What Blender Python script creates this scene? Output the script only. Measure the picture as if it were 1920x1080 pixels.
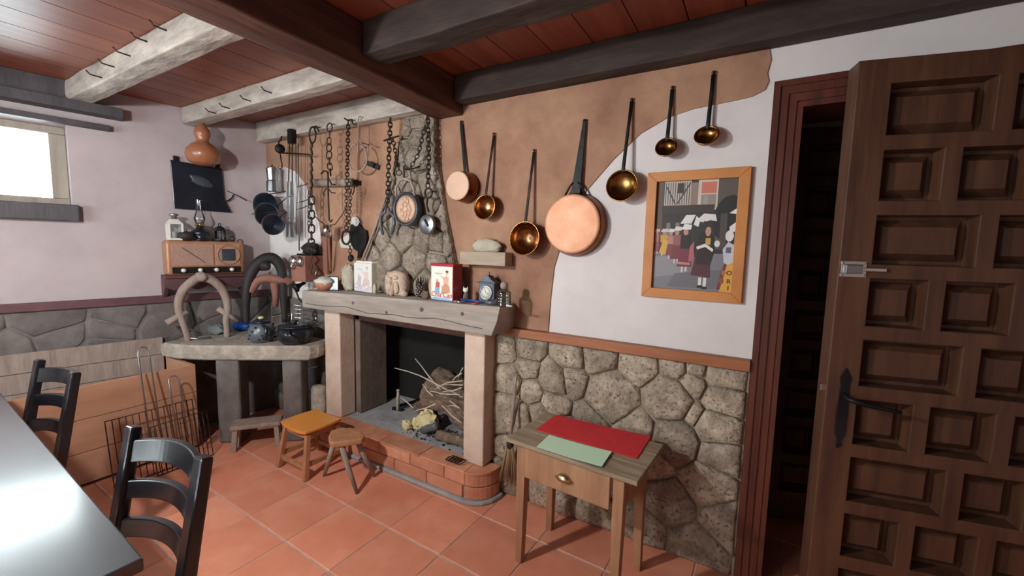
import bpy, bmesh, math, random
from mathutils import Vector, Matrix, noise
for _o in list(bpy.data.objects): bpy.data.objects.remove(_o)
C = bpy.context.scene.collection
rnd = random.Random(7)
PI = math.pi

# ------------------------------------------------------------------ camera
FPX = 777.93
TILE = 1/3.0
PHI = 0.0249364            # floor tiles are turned a little against the fireplace wall
YAW, PITCH, ROLL, CAMZ = -0.5287657, 0.0994501, 0.0235186, 4.23855*TILE
def _axes(y, p, r):
    f = Vector((math.sin(y)*math.cos(p), math.cos(y)*math.cos(p), -math.sin(p)))
    rt = Vector((math.cos(y), -math.sin(y), 0)); up = rt.cross(f)
    return rt*math.cos(r)+up*math.sin(r), -rt*math.sin(r)+up*math.cos(r), f
AR, AU, AF = _axes(YAW, PITCH, ROLL)
CAM = Vector((0, 0, CAMZ))
cd = bpy.data.cameras.new('camera'); cam = bpy.data.objects.new('camera', cd); C.objects.link(cam)
cam.matrix_world = Matrix(((AR.x, AU.x, -AF.x, 0), (AR.y, AU.y, -AF.y, 0), (AR.z, AU.z, -AF.z, CAMZ), (0, 0, 0, 1)))
cd.sensor_width = 36.0; cd.lens = FPX/1920*36; cd.clip_start = 0.02; cd.clip_end = 100
sc = bpy.context.scene; sc.camera = cam

# ------------------------------------------------------------------ world, daylight, exposure
w = bpy.data.worlds.new('sky'); sc.world = w; w.use_nodes = True
bg = w.node_tree.nodes['Background']; bg.inputs[0].default_value = (0.93, 0.97, 1.0, 1); bg.inputs[1].default_value = 21.0
sc.view_settings.view_transform = 'Standard'; sc.view_settings.look = 'None'
sc.view_settings.gamma = 1.0; sc.view_settings.use_curve_mapping = False
sc.view_settings.exposure = 0.08

# room numbers (metres): fireplace wall at y = YW, left wall leans 10 degrees
YW = 5.90*TILE
CX = -3.482
LT = Vector((0.1763, 0.9843, 0)); LN = Vector((0.9843, -0.1763, 0))
CORNER = Vector((CX, YW, 0))
LROT = math.atan2(LT.y, LT.x)
CEIL = 2.335; YR = -1.75; XR = 2.3
def ray(u, v): return AF + AR*((u-960)/FPX) - AU*((v-540)/FPX)
def Wp(u, v, d=0.0):
    r = ray(u, v); return CAM + r*((YW-d)/r.y)
def Fp(u, v, z=0.0):
    r = ray(u, v); return CAM + r*((z-CAMZ)/r.z)
def Lp(u, v, off=0.0):
    r = ray(u, v); return CAM + r*(((CORNER+LN*off-CAM).dot(LN))/r.dot(LN))
def Vp(u, v, P0):          # vertical plane through P0 facing the camera's azimuth
    r = ray(u, v); n = Vector((P0[0], P0[1], 0)).normalized()
    return CAM + r*((Vector(P0)-CAM).dot(n)/r.dot(n))
def LW(s, z, off=0.0): return CORNER - LT*s + LN*off + Vector((0, 0, z))

for nm, loc, rot, sx, sy in (('daylight_left', LW(1.735, 1.8475, -0.30), (0, 0, 0), 1.24, 0.485), ('daylight_rear', Vector((-2.3, YR-0.22, 1.5)), (0, 0, 0), 1.7, 1.1)):
    ld = bpy.data.lights.new(nm, 'AREA'); ld.shape = 'RECTANGLE'; ld.size = sx; ld.size_y = sy
    ld.cycles.is_portal = True
    lo_ = bpy.data.objects.new(nm, ld); C.objects.link(lo_); lo_.location = loc
    d = LN if 'left' in nm else Vector((0, 1, 0))
    lo_.rotation_euler = d.to_track_quat('-Z', 'Y').to_euler()

# ------------------------------------------------------------------ materials
def lin(h):
    if isinstance(h, (tuple, list)): return (*h[:3], 1)
    h = h.lstrip('#'); o = []
    for i in (0, 2, 4):
        c = int(h[i:i+2], 16)/255; o.append(c/12.92 if c <= .04045 else ((c+.055)/1.055)**2.4)
    return (*o, 1)
MATS = {}
def mat(name, c1, c2=None, sc_=6.0, rough=.6, metal=0.0, bump=0.0, bsc=30.0, st=(1, 1, 1), rndv=0.0, speck=None, spsc=120, coat=0, spec=.5, detail=5, c3=None):
    if name in MATS: return MATS[name]
    m = bpy.data.materials.new(name); m.use_nodes = True; nt = m.node_tree; N = nt.nodes; L = nt.links
    b = N['Principled BSDF']; b.inputs['Roughness'].default_value = rough; b.inputs['Metallic'].default_value = metal
    b.inputs['Specular IOR Level'].default_value = spec
    if coat: b.inputs['Coat Weight'].default_value = coat; b.inputs['Coat Roughness'].default_value = .16
    tc = N.new('ShaderNodeTexCoord'); mp = N.new('ShaderNodeMapping'); mp.inputs['Scale'].default_value = st
    oi = N.new('ShaderNodeObjectInfo'); L.new(tc.outputs['Object'], mp.inputs['Vector'])
    ad = N.new('ShaderNodeVectorMath'); ad.operation = 'ADD'; L.new(mp.outputs[0], ad.inputs[0])
    ml = N.new('ShaderNodeMath'); ml.operation = 'MULTIPLY'; ml.inputs[1].default_value = 37.0; L.new(oi.outputs['Random'], ml.inputs[0]); L.new(ml.outputs[0], ad.inputs[1])
    vec = ad.outputs[0]
    c2 = c2 or c1
    n = N.new('ShaderNodeTexNoise'); n.inputs['Scale'].default_value = sc_; n.inputs['Detail'].default_value = detail; n.inputs['Roughness'].default_value = .65
    L.new(vec, n.inputs['Vector'])
    r = N.new('ShaderNodeValToRGB'); r.color_ramp.elements[0].position = .32; r.color_ramp.elements[1].position = .68
    r.color_ramp.elements[0].color = lin(c1); r.color_ramp.elements[1].color = lin(c2)
    if c3: e = r.color_ramp.elements.new(.5); e.color = lin(c3)
    L.new(n.outputs['Fac'], r.inputs[0]); col = r.outputs[0]
    if speck:
        n2 = N.new('ShaderNodeTexNoise'); n2.inputs['Scale'].default_value = spsc; n2.inputs['Detail'].default_value = 2; L.new(vec, n2.inputs['Vector'])
        r2 = N.new('ShaderNodeValToRGB'); r2.color_ramp.elements[0].position = .55; r2.color_ramp.elements[1].position = .68
        L.new(n2.outputs['Fac'], r2.inputs[0])
        mx = N.new('ShaderNodeMix'); mx.data_type = 'RGBA'; L.new(r2.outputs[0], mx.inputs[0]); L.new(col, mx.inputs[6]); mx.inputs[7].default_value = lin(speck); col = mx.outputs[2]
    if rndv:
        hs = N.new('ShaderNodeHueSaturation'); mr = N.new('ShaderNodeMapRange'); mr.inputs[3].default_value = 1-rndv; mr.inputs[4].default_value = 1+rndv
        L.new(oi.outputs['Random'], mr.inputs[0]); L.new(mr.outputs[0], hs.inputs['Value']); L.new(col, hs.inputs['Color']); col = hs.outputs[0]
    L.new(col, b.inputs['Base Color'])
    if bump:
        nb = N.new('ShaderNodeTexNoise'); nb.inputs['Scale'].default_value = bsc; nb.inputs['Detail'].default_value = 6; L.new(vec, nb.inputs['Vector'])
        bp = N.new('ShaderNodeBump'); bp.inputs['Strength'].default_value = bump; bp.inputs['Distance'].default_value = .01
        L.new(nb.outputs['Fac'], bp.inputs['Height']); L.new(bp.outputs[0], b.inputs['Normal'])
    MATS[name] = m; return m
def glassy(name, tint=(.9, .95, .95), g=.12):
    m = bpy.data.materials.new(name); m.use_nodes = True; nt = m.node_tree; N = nt.nodes; L = nt.links; N.remove(N['Principled BSDF'])
    t = N.new('ShaderNodeBsdfTransparent'); t.inputs[0].default_value = (*tint, 1); gl = N.new('ShaderNodeBsdfGlossy'); gl.inputs['Roughness'].default_value = .03
    fr = N.new('ShaderNodeFresnel'); fr.inputs[0].default_value = 1.45; a = N.new('ShaderNodeMath'); a.operation = 'ADD'; a.inputs[1].default_value = g; a.use_clamp = True
    L.new(fr.outputs[0], a.inputs[0]); mx = N.new('ShaderNodeMixShader'); L.new(a.outputs[0], mx.inputs[0]); L.new(t.outputs[0], mx.inputs[1]); L.new(gl.outputs[0], mx.inputs[2])
    L.new(mx.outputs[0], N['Material Output'].inputs[0]); return m

m_white = mat('white_plaster', '#d0c9c8', '#ded8d6', 3, .9, bump=.15, bsc=18)
m_white_shaded = mat('shaded_white_plaster', '#ac9fa1', '#bbaeaf', 3, .9, bump=.15, bsc=18)  # white plaster for the left wall, its back-lit dullness painted into the colour
m_brown = mat('ochre_plaster', '#8b6551', '#b18b6f', 3.2, .92, bump=.4, bsc=14, c3='#a07962')
m_mortar = mat('mortar', '#857867', '#a3937f', 12, .95, bump=.5, bsc=40)
m_stone = mat('wall_stone', '#7d7264', '#bcae9b', 13, .92, bump=1.0, bsc=45, rndv=.2, speck='#6b6054', spsc=70, c3='#9c8e7c')
m_hoodst = mat('hood_stone', '#6f665c', '#a3978a', 13, .92, bump=1.0, bsc=45, rndv=.16, speck='#62584e', spsc=70, c3='#887b6d')
m_darkst = mat('dark_stone', '#57514f', '#77706d', 7, .95, bump=.5, bsc=30, rndv=.15)
m_granite = mat('pink_granite', '#bfa795', '#d4c0b0', 7, .8, bump=.25, bsc=70, c3='#cbb4a3')
m_slab = mat('slab_granite', '#8f857a', '#b8ada0', 12, .92, bump=1.0, bsc=45, c3='#a3998d')
m_brick = mat('hearth_brick', '#b9775a', '#cf9476', 8, .85, bump=.2, bsc=50, rndv=.12)
m_ash = mat('ash_concrete', '#8f9094', '#b1b1b3', 9, .95, bump=.3, bsc=40, c3='#a3a3a6')
m_soot = mat('soot', '#0b0a09', '#1a1715', 6, .95, bump=.4, bsc=20)
m_tile = mat('terracotta_tile', '#d38468', '#e29c81', 4, .5, bump=.05, bsc=25, rndv=.09, c3='#da8f73')
m_grout = mat('grout', '#b09a8c', '#c8b5a7', 20, .95)
m_plank = mat('ceiling_plank', '#7c3f2d', '#9c573f', 3, .42, bump=.1, bsc=20, st=(6, .35, 6), rndv=.1)
m_beam = mat('beam_wood', '#45291f', '#6a4334', 5, .7, bump=.5, bsc=12, st=(3, .4, 3))
m_joist = mat('joist_limed', '#8f857c', '#c6bcb2', 7, .9, bump=.6, bsc=16, st=(.6, 2, 2))
m_joistd = mat('joist_dark', '#2e221f', '#4a3a33', 6, .8, bump=.5, bsc=14, st=(.5, 2, 2), c3='#372b27')
m_rail = mat('rail_wood', '#8a5131', '#a5673f', 6, .5, bump=.1, bsc=20, st=(.4, 3, 3))
m_darkwood = mat('dark_lintel', '#3d393e', '#524c50', 6, .6, bump=.2, bsc=20, st=(2, 2, .5))
m_door = mat('door_wood', '#432a1f', '#5f3f2c', 4, .45, bump=.1, bsc=25, st=(5, 5, .5))
m_frame = mat('door_frame_wood', '#47221a', '#633225', 4, .38, bump=.08, bsc=25, st=(6, 6, .4))
m_mantel = mat('mantel_oak', '#8b8078', '#b0a59b', 4, .85, bump=.3, bsc=14, st=(.5, 3, 4), c3='#9d9289')
m_pine = mat('pine', '#a87a5e', '#bd9075', 4, .6, bump=.08, bsc=20, st=(3, .5, 3))
m_winwood = mat('window_wood', '#8c8378', '#a59b8c', 5, .7, bump=.2, bsc=20, st=(4, 4, .5))
m_tablewood = mat('old_table_wood', '#8e664b', '#b08663', 6, .75, bump=.2, bsc=18, st=(3, 3, .5))
m_tabletop = mat('worn_top', '#7f6c58', '#a39079', 7, .8, bump=.3, bsc=18, st=(.6, 4, 4), c3='#8f7c67')
m_stool = mat('stool_wood', '#9d6c4b', '#b7845f', 6, .65, bump=.15, bsc=20, st=(3, 3, .6))
m_orange = mat('orange_seat', '#d8883a', '#e39a4a', 3, .4)
m_black = mat('black_lacquer', '#0c0d12', '#15161c', 4, .3, coat=.5)
m_tabletop_black = mat('black_table_lacquer', '#14161d', '#1c1f28', 4, .38, coat=1.0, spec=1.0)
m_blackiron = mat('black_iron', '#17161a', '#2a2829', 12, .55, metal=.6, bump=.2, bsc=40)
m_rust = mat('dark_iron', '#2b2522', '#4b403a', 14, .6, metal=.7, bump=.3, bsc=50)
m_enamel = mat('blue_black_enamel', '#12161f', '#1d2430', 5, .3, metal=.1, coat=.3)
m_copper = mat('copper', '#c48866', '#dba888', 5, .58, metal=.35, bump=.04, bsc=20, c3='#d09674')
m_copperd = mat('copper_dark', '#5b3320', '#84502f', 6, .3, metal=1, bump=.05)
m_brass = mat('old_brass', '#a38f68', '#c4b088', 5, .32, metal=1)
m_bronze = mat('ladle_bronze', '#6d4c2a', '#9b733f', 6, .28, metal=1)
m_copin = mat('copper_bowl', '#9a6a42', '#b58556', 5, .25, metal=1)
m_tin = mat('pale_copper', '#c39c83', '#d3b19a', 6, .6, metal=.2)
m_steel = mat('steel', '#8f9296', '#b4b7ba', 5, .35, metal=.95)
m_chrome = mat('chrome', '#c9c9c9', '#dedede', 3, .2, metal=1)
m_palewood = mat('weathered_wood', '#85746a', '#a39187', 7, .85, bump=.4, bsc=20, st=(3, 3, .5))
m_greywood = mat('grey_box_wood', '#938373', '#b09f8c', 5, .8, bump=.2, bsc=20, st=(.5, 3, 3))
m_gourd = mat('gourd', '#8d553b', '#a86c4e', 4, .35, coat=.2)
m_radio = mat('radio_walnut', '#9a6748', '#b37e5a', 4, .4, st=(.5, 3, 4), coat=.2)
m_cloth = mat('radio_cloth', '#97786a', '#aa8a7a', 60, .9)
m_maroon = mat('shelf_wood', '#4f3236', '#684347', 6, .6, st=(.5, 3, 3))
m_leather = mat('dark_leather', '#1d191b', '#302929', 9, .7, bump=.3, bsc=30)
m_redwood = mat('yoke_wood', '#7c5142', '#96685a', 6, .65, bump=.2, bsc=20)
m_terra = mat('terracotta', '#a3654a', '#b97a5e', 8, .7)
m_rag = mat('white_rag', '#b9b5ae', '#d3cfc7', 10, .95, bump=.4, bsc=40)
m_paper = mat('crumpled_paper', '#cdbf8e', '#dccf9f', 9, .85)
m_bark = mat('bark', '#5b4a3e', '#8d7a69', 22, .95, bump=.9, bsc=30, c3='#6d5a4c', st=(1, 1, 2))
m_twig = mat('twig', '#a99d8d', '#cbc0b0', 10, .85)
m_red = mat('red_felt', '#c2262b', '#cb2e33', 20, .9, bump=.15, bsc=200)
m_green = mat('green_paper', '#bfe0c0', '#c9e7c9', 5, .8)
m_ivory = mat('tin_white', '#e6e3d8', '#ece9df', 5, .35)
m_tinred = mat('tin_red', '#a3202e', '#b32736', 5, .35)
m_carved = mat('carved_stone', '#b29a87', '#cbb5a3', 14, .9, bump=.6, bsc=60)
m_palest = mat('pale_stone', '#a89f8c', '#c3bba8', 14, .92, bump=.6, bsc=60)
m_straw = mat('broom_straw', '#8f7352', '#b1946d', 25, .85, st=(6, 6, 1))
m_blue = mat('blue_plastic', '#1c3f8f', '#23509f', 5, .4)
m_darkgrey = mat('grey_ceramic', '#4d4f56', '#5f6168', 5, .35)
m_clockm = mat('clock_pewter', '#3c414b', '#565c67', 6, .45, metal=.4)
m_dial = mat('dial_white', '#d9d7cc', '#e3e1d8', 4, .4)
m_ink = mat('ink', '#22201f', '#2a2826', 4, .7)
m_window = glassy('window_glass')
m_lampglass = glassy('lamp_glass', (.88, .92, .94), .1)
m_jar = glassy('jar_glass', (.72, .86, .80), .15)

# ------------------------------------------------------------------ mesh builder
class M:
    def __init__(s): s.v = []; s.f = []; s.sm = []; s.mi = []
    def add(s, vs, fs, sm=False, mi=0):
        o = len(s.v); s.v += [Vector(p) for p in vs]
        for f in fs: s.f.append([i+o for i in f]); s.sm.append(sm); s.mi.append(mi)
    def box(s, a, b, mi=0, T=None):
        x0, y0, z0 = a; x1, y1, z1 = b
        vs = [Vector(p) for p in ((x0, y0, z0), (x1, y0, z0), (x1, y1, z0), (x0, y1, z0), (x0, y0, z1), (x1, y0, z1), (x1, y1, z1), (x0, y1, z1))]
        if T: vs = [T @ p for p in vs]
        s.add(vs, [(0, 3, 2, 1), (4, 5, 6, 7), (0, 1, 5, 4), (1, 2, 6, 5), (2, 3, 7, 6), (3, 0, 4, 7)], False, mi); return s
    def hexa(s, bot, top, mi=0):       # four bottom and four top corners, counter-clockwise
        s.add(list(bot)+list(top), [(0, 3, 2, 1), (4, 5, 6, 7), (0, 1, 5, 4), (1, 2, 6, 5), (2, 3, 7, 6), (3, 0, 4, 7)], False, mi); return s
    def bar(s, p, q, w, h, w2=None, h2=None, up=(0, 0, 1), mi=0):
        p = Vector(p); q = Vector(q); d = (q-p).normalized(); u = Vector(up)
        if abs(d.dot(u)) > .97: u = Vector((0, 1, 0))
        x = d.cross(u).normalized(); y = x.cross(d).normalized(); w2 = w if w2 is None else w2; h2 = h if h2 is None else h2
        c = lambda o, a, b: [o-x*a/2-y*b/2, o+x*a/2-y*b/2, o+x*a/2+y*b/2, o-x*a/2+y*b/2]
        s.add(c(p, w, h)+c(q, w2, h2), [(0, 1, 2, 3), (7, 6, 5, 4), (0, 4, 5, 1), (1, 5, 6, 2), (2, 6, 7, 3), (3, 7, 4, 0)], False, mi); return s
    def tube(s, pts, r, n=8, closed=False, caps=True, mi=0, flat=1.0):
        pts = [Vector(p) for p in pts]; k = len(pts); R = r if isinstance(r, (list, tuple)) else [r]*k
        vs = []; pv = None
        for i in range(k):
            if closed: t = pts[(i+1) % k]-pts[i-1]
            else: t = pts[min(i+1, k-1)]-pts[max(i-1, 0)]
            t.normalize()
            if pv is None:
                a = Vector((0, 0, 1)) if abs(t.z) < .9 else Vector((0, 1, 0)); x = t.cross(a).normalized()
            else: x = (pv-t*pv.dot(t)).normalized()
            pv = x; y = t.cross(x)
            for j in range(n):
                an = 2*PI*j/n; vs.append(pts[i]+x*math.cos(an)*R[i]+y*math.sin(an)*R[i]*flat)
        fs = []
        for i in range(k if closed else k-1):
            a = i*n; b = ((i+1) % k)*n
            for j in range(n): fs.append((a+j, a+(j+1) % n, b+(j+1) % n, b+j))
        if caps and not closed: fs += [tuple(range(n-1, -1, -1)), tuple((k-1)*n+j for j in range(n))]
        s.add(vs, fs, True, mi); return s
    def lathe(s, prof, n=20, T=None, mi=0, sm=True, wob=0, caps=True):
        vs = []
        for r, z in prof:
            for j in range(n):
                a = 2*PI*j/n; rr = r*(1+wob*noise.noise(Vector((math.cos(a)*2, math.sin(a)*2, z*9))))
                vs.append(Vector((rr*math.cos(a), rr*math.sin(a), z)))
        if T: vs = [T @ p for p in vs]
        fs = []
        for i in range(len(prof)-1):
            for j in range(n):
                fs.append((i*n+j, i*n+(j+1) % n, (i+1)*n+(j+1) % n, (i+1)*n+j))
        if caps and prof[0][0] > 1e-4: fs.append(tuple(range(n-1, -1, -1)))
        if caps and prof[-1][0] > 1e-4: fs.append(tuple((len(prof)-1)*n+j for j in range(n)))
        s.add(vs, fs, sm, mi); return s
    def cyl(s, p, q, r, n=14, r2=None, mi=0):
        return s.tube([p, q], [r, r if r2 is None else r2], n, mi=mi)
    def ell(s, c, rad, n=14, m=9, amp=0, fr=4, T=None, mi=0, sm=True, seed=0):
        vs = []; c = Vector(c)
        for i in range(m+1):
            th = PI*i/m
            for j in range(n):
                ph = 2*PI*j/n; d = Vector((math.sin(th)*math.cos(ph), math.sin(th)*math.sin(ph), math.cos(th)))
                k = 1+amp*noise.noise(d*fr+Vector((seed*3.7, seed*1.3, 0)))
                p = Vector((d.x*rad[0]*k, d.y*rad[1]*k, d.z*rad[2]*k)); vs.append(c+(T @ p if T else p))
        fs = []
        for i in range(m):
            for j in range(n): fs.append((i*n+j, (i+1)*n+j, (i+1)*n+(j+1) % n, i*n+(j+1) % n))
        s.add(vs, fs, sm, mi); return s
    def prism(s, poly, fn, d0, d1, mi=0):   # poly of (a,b); fn(a,b,d) -> point
        n = len(poly); vs = [fn(a, b, d0) for a, b in poly]+[fn(a, b, d1) for a, b in poly]
        s.add(vs, [tuple(range(n)), tuple(range(2*n-1, n-1, -1))]+[(i, i+n, (i+1) % n+n, (i+1) % n) for i in range(n)], False, mi); return s
    def mesh(s, name, mats):
        me = bpy.data.meshes.new(name); me.from_pydata([tuple(p) for p in s.v], [], s.f)
        for m in (mats if isinstance(mats, (list, tuple)) else [mats]): me.materials.append(m)
        me.polygons.foreach_set('use_smooth', s.sm); me.polygons.foreach_set('material_index', s.mi)
        bm = bmesh.new(); bm.from_mesh(me); bmesh.ops.remove_doubles(bm, verts=bm.verts, dist=1e-6); bmesh.ops.recalc_face_normals(bm, faces=bm.faces); bm.to_mesh(me); bm.free()
        me.update(); return me
XF = {}
def link(name, data, parent=None, bev=0, seg=2):
    o = bpy.data.objects.new(name, data); C.objects.link(o)
    if parent: o.parent = parent
    if bev:
        b = o.modifiers.new('bevel', 'BEVEL'); b.width = bev; b.segments = seg; b.limit_method = 'ANGLE'; b.angle_limit = .7
    return o
def tag(o, label, cat, group=None):
    o['label'] = label; o['category'] = cat
    if group: o['group'] = group
    return o
def thing(name, label, cat, loc=(0, 0, 0), rz=0.0, group=None):
    o = link(name, None); o.location = loc; o.rotation_euler = (0, 0, rz); o.empty_display_size = .05
    XF[o.name] = Matrix.Translation(Vector(loc)) @ Matrix.Rotation(rz, 4, 'Z')
    return tag(o, label, cat, group)
def lo(t, p): return XF[t.name].inverted() @ Vector(p)
def part(name, m, mats, parent, bev=0, seg=2, label=None):
    o = link(name, m.mesh(name, mats) if isinstance(m, M) else m, parent, bev, seg)
    if label: o['label'] = label
    return o
def solo(name, label, cat, m, mats, loc=(0, 0, 0), rz=0.0, bev=0, group=None, seg=2):
    o = link(name, m.mesh(name, mats), None, bev, seg); o.location = loc; o.rotation_euler = (0, 0, rz)
    return tag(o, label, cat, group)
def wsolo(name, label, cat, m, mats, bev=0, group=None):      # mesh given in world coordinates: origin moved to its base
    lo_ = Vector((min(p.x for p in m.v), min(p.y for p in m.v), min(p.z for p in m.v))); hi = Vector((max(p.x for p in m.v), max(p.y for p in m.v), 0))
    c = Vector(((lo_.x+hi.x)/2, (lo_.y+hi.y)/2, lo_.z)); m.v = [p-c for p in m.v]
    return solo(name, label, cat, m, mats, c, 0, bev, group)
def struct(name, m, mats, bev=0, parent=None):
    o = link(name, m.mesh(name, mats), parent, bev)
    if parent is None: o['kind'] = 'structure'
    return o
def arc(c, r, a0, a1, n, ax=(1, 0, 0), ay=(0, 0, 1), r2=None):
    c = Vector(c); ax = Vector(ax); ay = Vector(ay); r2 = r2 or r
    return [c+ax*math.cos(a0+(a1-a0)*i/n)*r+ay*math.sin(a0+(a1-a0)*i/n)*r2 for i in range(n+1)]
def smooth(p, k=4):
    p = [Vector(q) for q in p]; o = []
    for i in range(len(p)-1):
        a, b, c, d = p[max(0, i-1)], p[i], p[i+1], p[min(len(p)-1, i+2)]
        for j in range(k):
            t = j/k; o.append(b*.5*2+(c-a)*.5*t+(a*2-b*5+c*4-d)*.5*t*t+(b*3-a-c*3+d)*.5*t*t*t)
    return o+[p[-1]]
def srad(r, k=4): return [r[i]+(r[i+1]-r[i])*j/k for i in range(len(r)-1) for j in range(k)]+[r[-1]]
def rotT(ax, a): return Matrix.Rotation(a, 4, ax)

# polygon cells (weighted Voronoi) for stonework
def clip(poly, nx, ny, c):       # keep nx*x+ny*y <= c
    out = []
    for i in range(len(poly)):
        a = poly[i]; b = poly[(i+1) % len(poly)]; da = nx*a[0]+ny*a[1]-c; db = nx*b[0]+ny*b[1]-c
        if da <= 0: out.append(a)
        if (da < 0 < db) or (db < 0 < da):
            t = da/(da-db); out.append((a[0]+(b[0]-a[0])*t, a[1]+(b[1]-a[1])*t))
    return out
def cells(sites, bound):
    res = []
    for i, (x, y, r) in enumerate(sites):
        p = list(bound)
        for j, (X, Y, R) in enumerate(sites):
            if i == j or not p: continue
            nx, ny = X-x, Y-y; p = clip(p, 2*nx, 2*ny, X*X+Y*Y-x*x-y*y+r*r-R*R)
        if len(p) >= 3: res.append(p)
    return res
def stone_mesh(poly, fn, gap=.006, depth=.03, rough=.006, seed=0):
    cx = sum(p[0] for p in poly)/len(poly); cy = sum(p[1] for p in poly)/len(poly)
    pts = []
    for i in range(len(poly)):
        a = poly[i]; b = poly[(i+1) % len(poly)]; l = math.hypot(b[0]-a[0], b[1]-a[1]); k = max(1, min(4, int(l/.045)))
        for t in range(k): pts.append((a[0]+(b[0]-a[0])*t/k, a[1]+(b[1]-a[1])*t/k))
    mr = max(.012, sum(math.hypot(p[0]-cx, p[1]-cy) for p in pts)/len(pts))
    m = M(); n = len(pts); vs = []
    for q, (sh, dd) in enumerate(((gap/mr, 0), (gap/mr+.02, .62), (gap/mr+.14, .93), (gap/mr+.5, 1.0))):
        for p in pts:
            k = 1-min(.9, sh); h = noise.noise(Vector((p[0]*23, p[1]*23, seed)))*rough
            x = cx+(p[0]-cx)*k+h*.6; y = cy+(p[1]-cy)*k+noise.noise(Vector((p[1]*21, p[0]*19, seed+5)))*rough*.6
            vs.append(fn(x, y, depth*dd+(noise.noise(Vector((x*17, y*17, seed+9)))*rough*1.6 if dd else 0)))
    fs = []
    for q in range(3):
        for i in range(n): fs.append((q*n+i, q*n+(i+1) % n, (q+1)*n+(i+1) % n, (q+1)*n+i))
    fs.append(tuple(3*n+i for i in range(n)))
    m.add(vs, fs, False); m.sm = [True]*len(m.sm); return m
def boxes_with_holes(x0, x1, z0, z1, holes):
    xs = sorted({x0, x1, *[h[0] for h in holes], *[h[1] for h in holes]}); zs = sorted({z0, z1, *[h[2] for h in holes], *[h[3] for h in holes]})
    out = []
    for i in range(len(xs)-1):
        for j in range(len(zs)-1):
            cx = (xs[i]+xs[i+1])/2; cz = (zs[j]+zs[j+1])/2
            if not any(h[0] < cx < h[1] and h[2] < cz < h[3] for h in holes): out.append((xs[i], xs[i+1], zs[j], zs[j+1]))
    return out

# ================================================================== SETTING
DX0, DX1, DZ = 0.092, 1.13, 1.985          # doorway
FX0, FX1, FZ0, FZ1 = -2.455, -1.365, 0.0, 0.93
def bw(x, z, d): return Vector((x, YW-d, z))
m = M()
for x0, x1, z0, z1 in boxes_with_holes(-3.75, XR+.2, -.05, 2.5, [(DX0, DX1, -.05, DZ), (FX0, FX1, -.05, FZ1)]): m.box((x0, YW, z0), (x1, YW+.25, z1))
wall_back = struct('wall_back', m, m_white)
# ochre plaster coat with the two white arches left open
def wp2(u, v): p = Wp(u, v); return (p.x, p.z)
big_arch = [(0.004, 2.028), (-.06, 2.03), wp2(1375, 190), (-.275, 2.013), wp2(1250, 222), (-.494, 1.934), wp2(1150, 300), (-.738, 1.693), wp2(1062, 430), (-.896, 1.315), wp2(1033, 560), (-.918, .972)]
small_arch = [wp2(606, 560), wp2(605, 470), wp2(601, 425), wp2(590, 383), wp2(575, 347), wp2(556, 322), wp2(535, 313), wp2(506, 314)]
jag = [(-.004, 2.3), (-.012, 2.2), (-.004, 2.16), (-.013, 2.11), (-.006, 2.08), (-.016, 2.05)]
poly = [(CX+.004, 2.3)]+jag+big_arch[1:]+[(small_arch[0][0], .972)]+small_arch+[(CX+.004, small_arch[-1][1])]
pm = M().prism(poly, bw, -.002, .007)
part('plaster_coat', pm, m_brown, wall_back, label='ochre plaster coat round two white arches')
# stonework right of the fireplace
sites = []
for (u, v, r) in [(230, 130, 70), (235, 270, 60), (260, 430, 70), (430, 350, 90), (430, 530, 80), (560, 190, 80), (570, 350, 80), (750, 200, 100), (850, 470, 190), (1050, 260, 130), (1240, 480, 180), (1290, 250, 100), (1430, 260, 70), (1650, 320, 120), (1640, 500, 130), (1600, 690, 150), (1430, 590, 60), (1300, 770, 150), (1000, 670, 130), (700, 630, 100), (1410, 380, 90), (1620, 900, 140), (330, 600, 70), (200, 600, 60), (480, 680, 60), (120, 350, 70), (110, 560, 70), (90, 130, 60)]:
    p = Wp(930+u/3.857, 620+v/3.857); q = Wp(930+(u+r)/3.857, 620+v/3.857); sites.append((p.x, p.z, (q-p).length))
for i in range(5):
    for j in range(3):
        x = -1.1+.25*i+rnd.uniform(-.05, .05)+.1*(j % 2); z = .08+.17*j+rnd.uniform(-.03, .03)
        if all((x-s[0])**2+(z-s[1])**2 > .11**2 for s in sites): sites.append((x, z, rnd.uniform(.04, .09)))
mort = M().box((-1.25, YW-.012, 0), (.012, YW+.01, .93)); part('mortar_bed', mort, m_mortar, wall_back)
for k, p in enumerate(cells(sites, [(-1.245, .002), (.008, .002), (.008, .925), (-1.245, .925)])):
    part('stone', stone_mesh(p, lambda a, b, d: Vector((a, YW-.008-d, b)), .004, .026+rnd.uniform(-.006, .01), .009, k), m_stone, wall_back)
# dark stonework in the corner by the slab
sites = [(-3.4+.22*i+rnd.uniform(-.06, .06), .1+.2*j+rnd.uniform(-.05, .05), rnd.uniform(.05, .1)) for i in range(4) for j in range(5)]
part('mortar_bed', M().box((CX, YW-.012, 0), (-2.64, YW+.01, .97)), m_mortar, wall_back)
for k, p in enumerate(cells(sites, [(CX+.03, .002), (-2.64, .002), (-2.64, .965), (CX+.03, .965)])):
    part('stone', stone_mesh(p, lambda a, b, d: Vector((a, YW-.008-d, b)), .006, .025, .006, k+60), m_darkst, wall_back)

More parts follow.
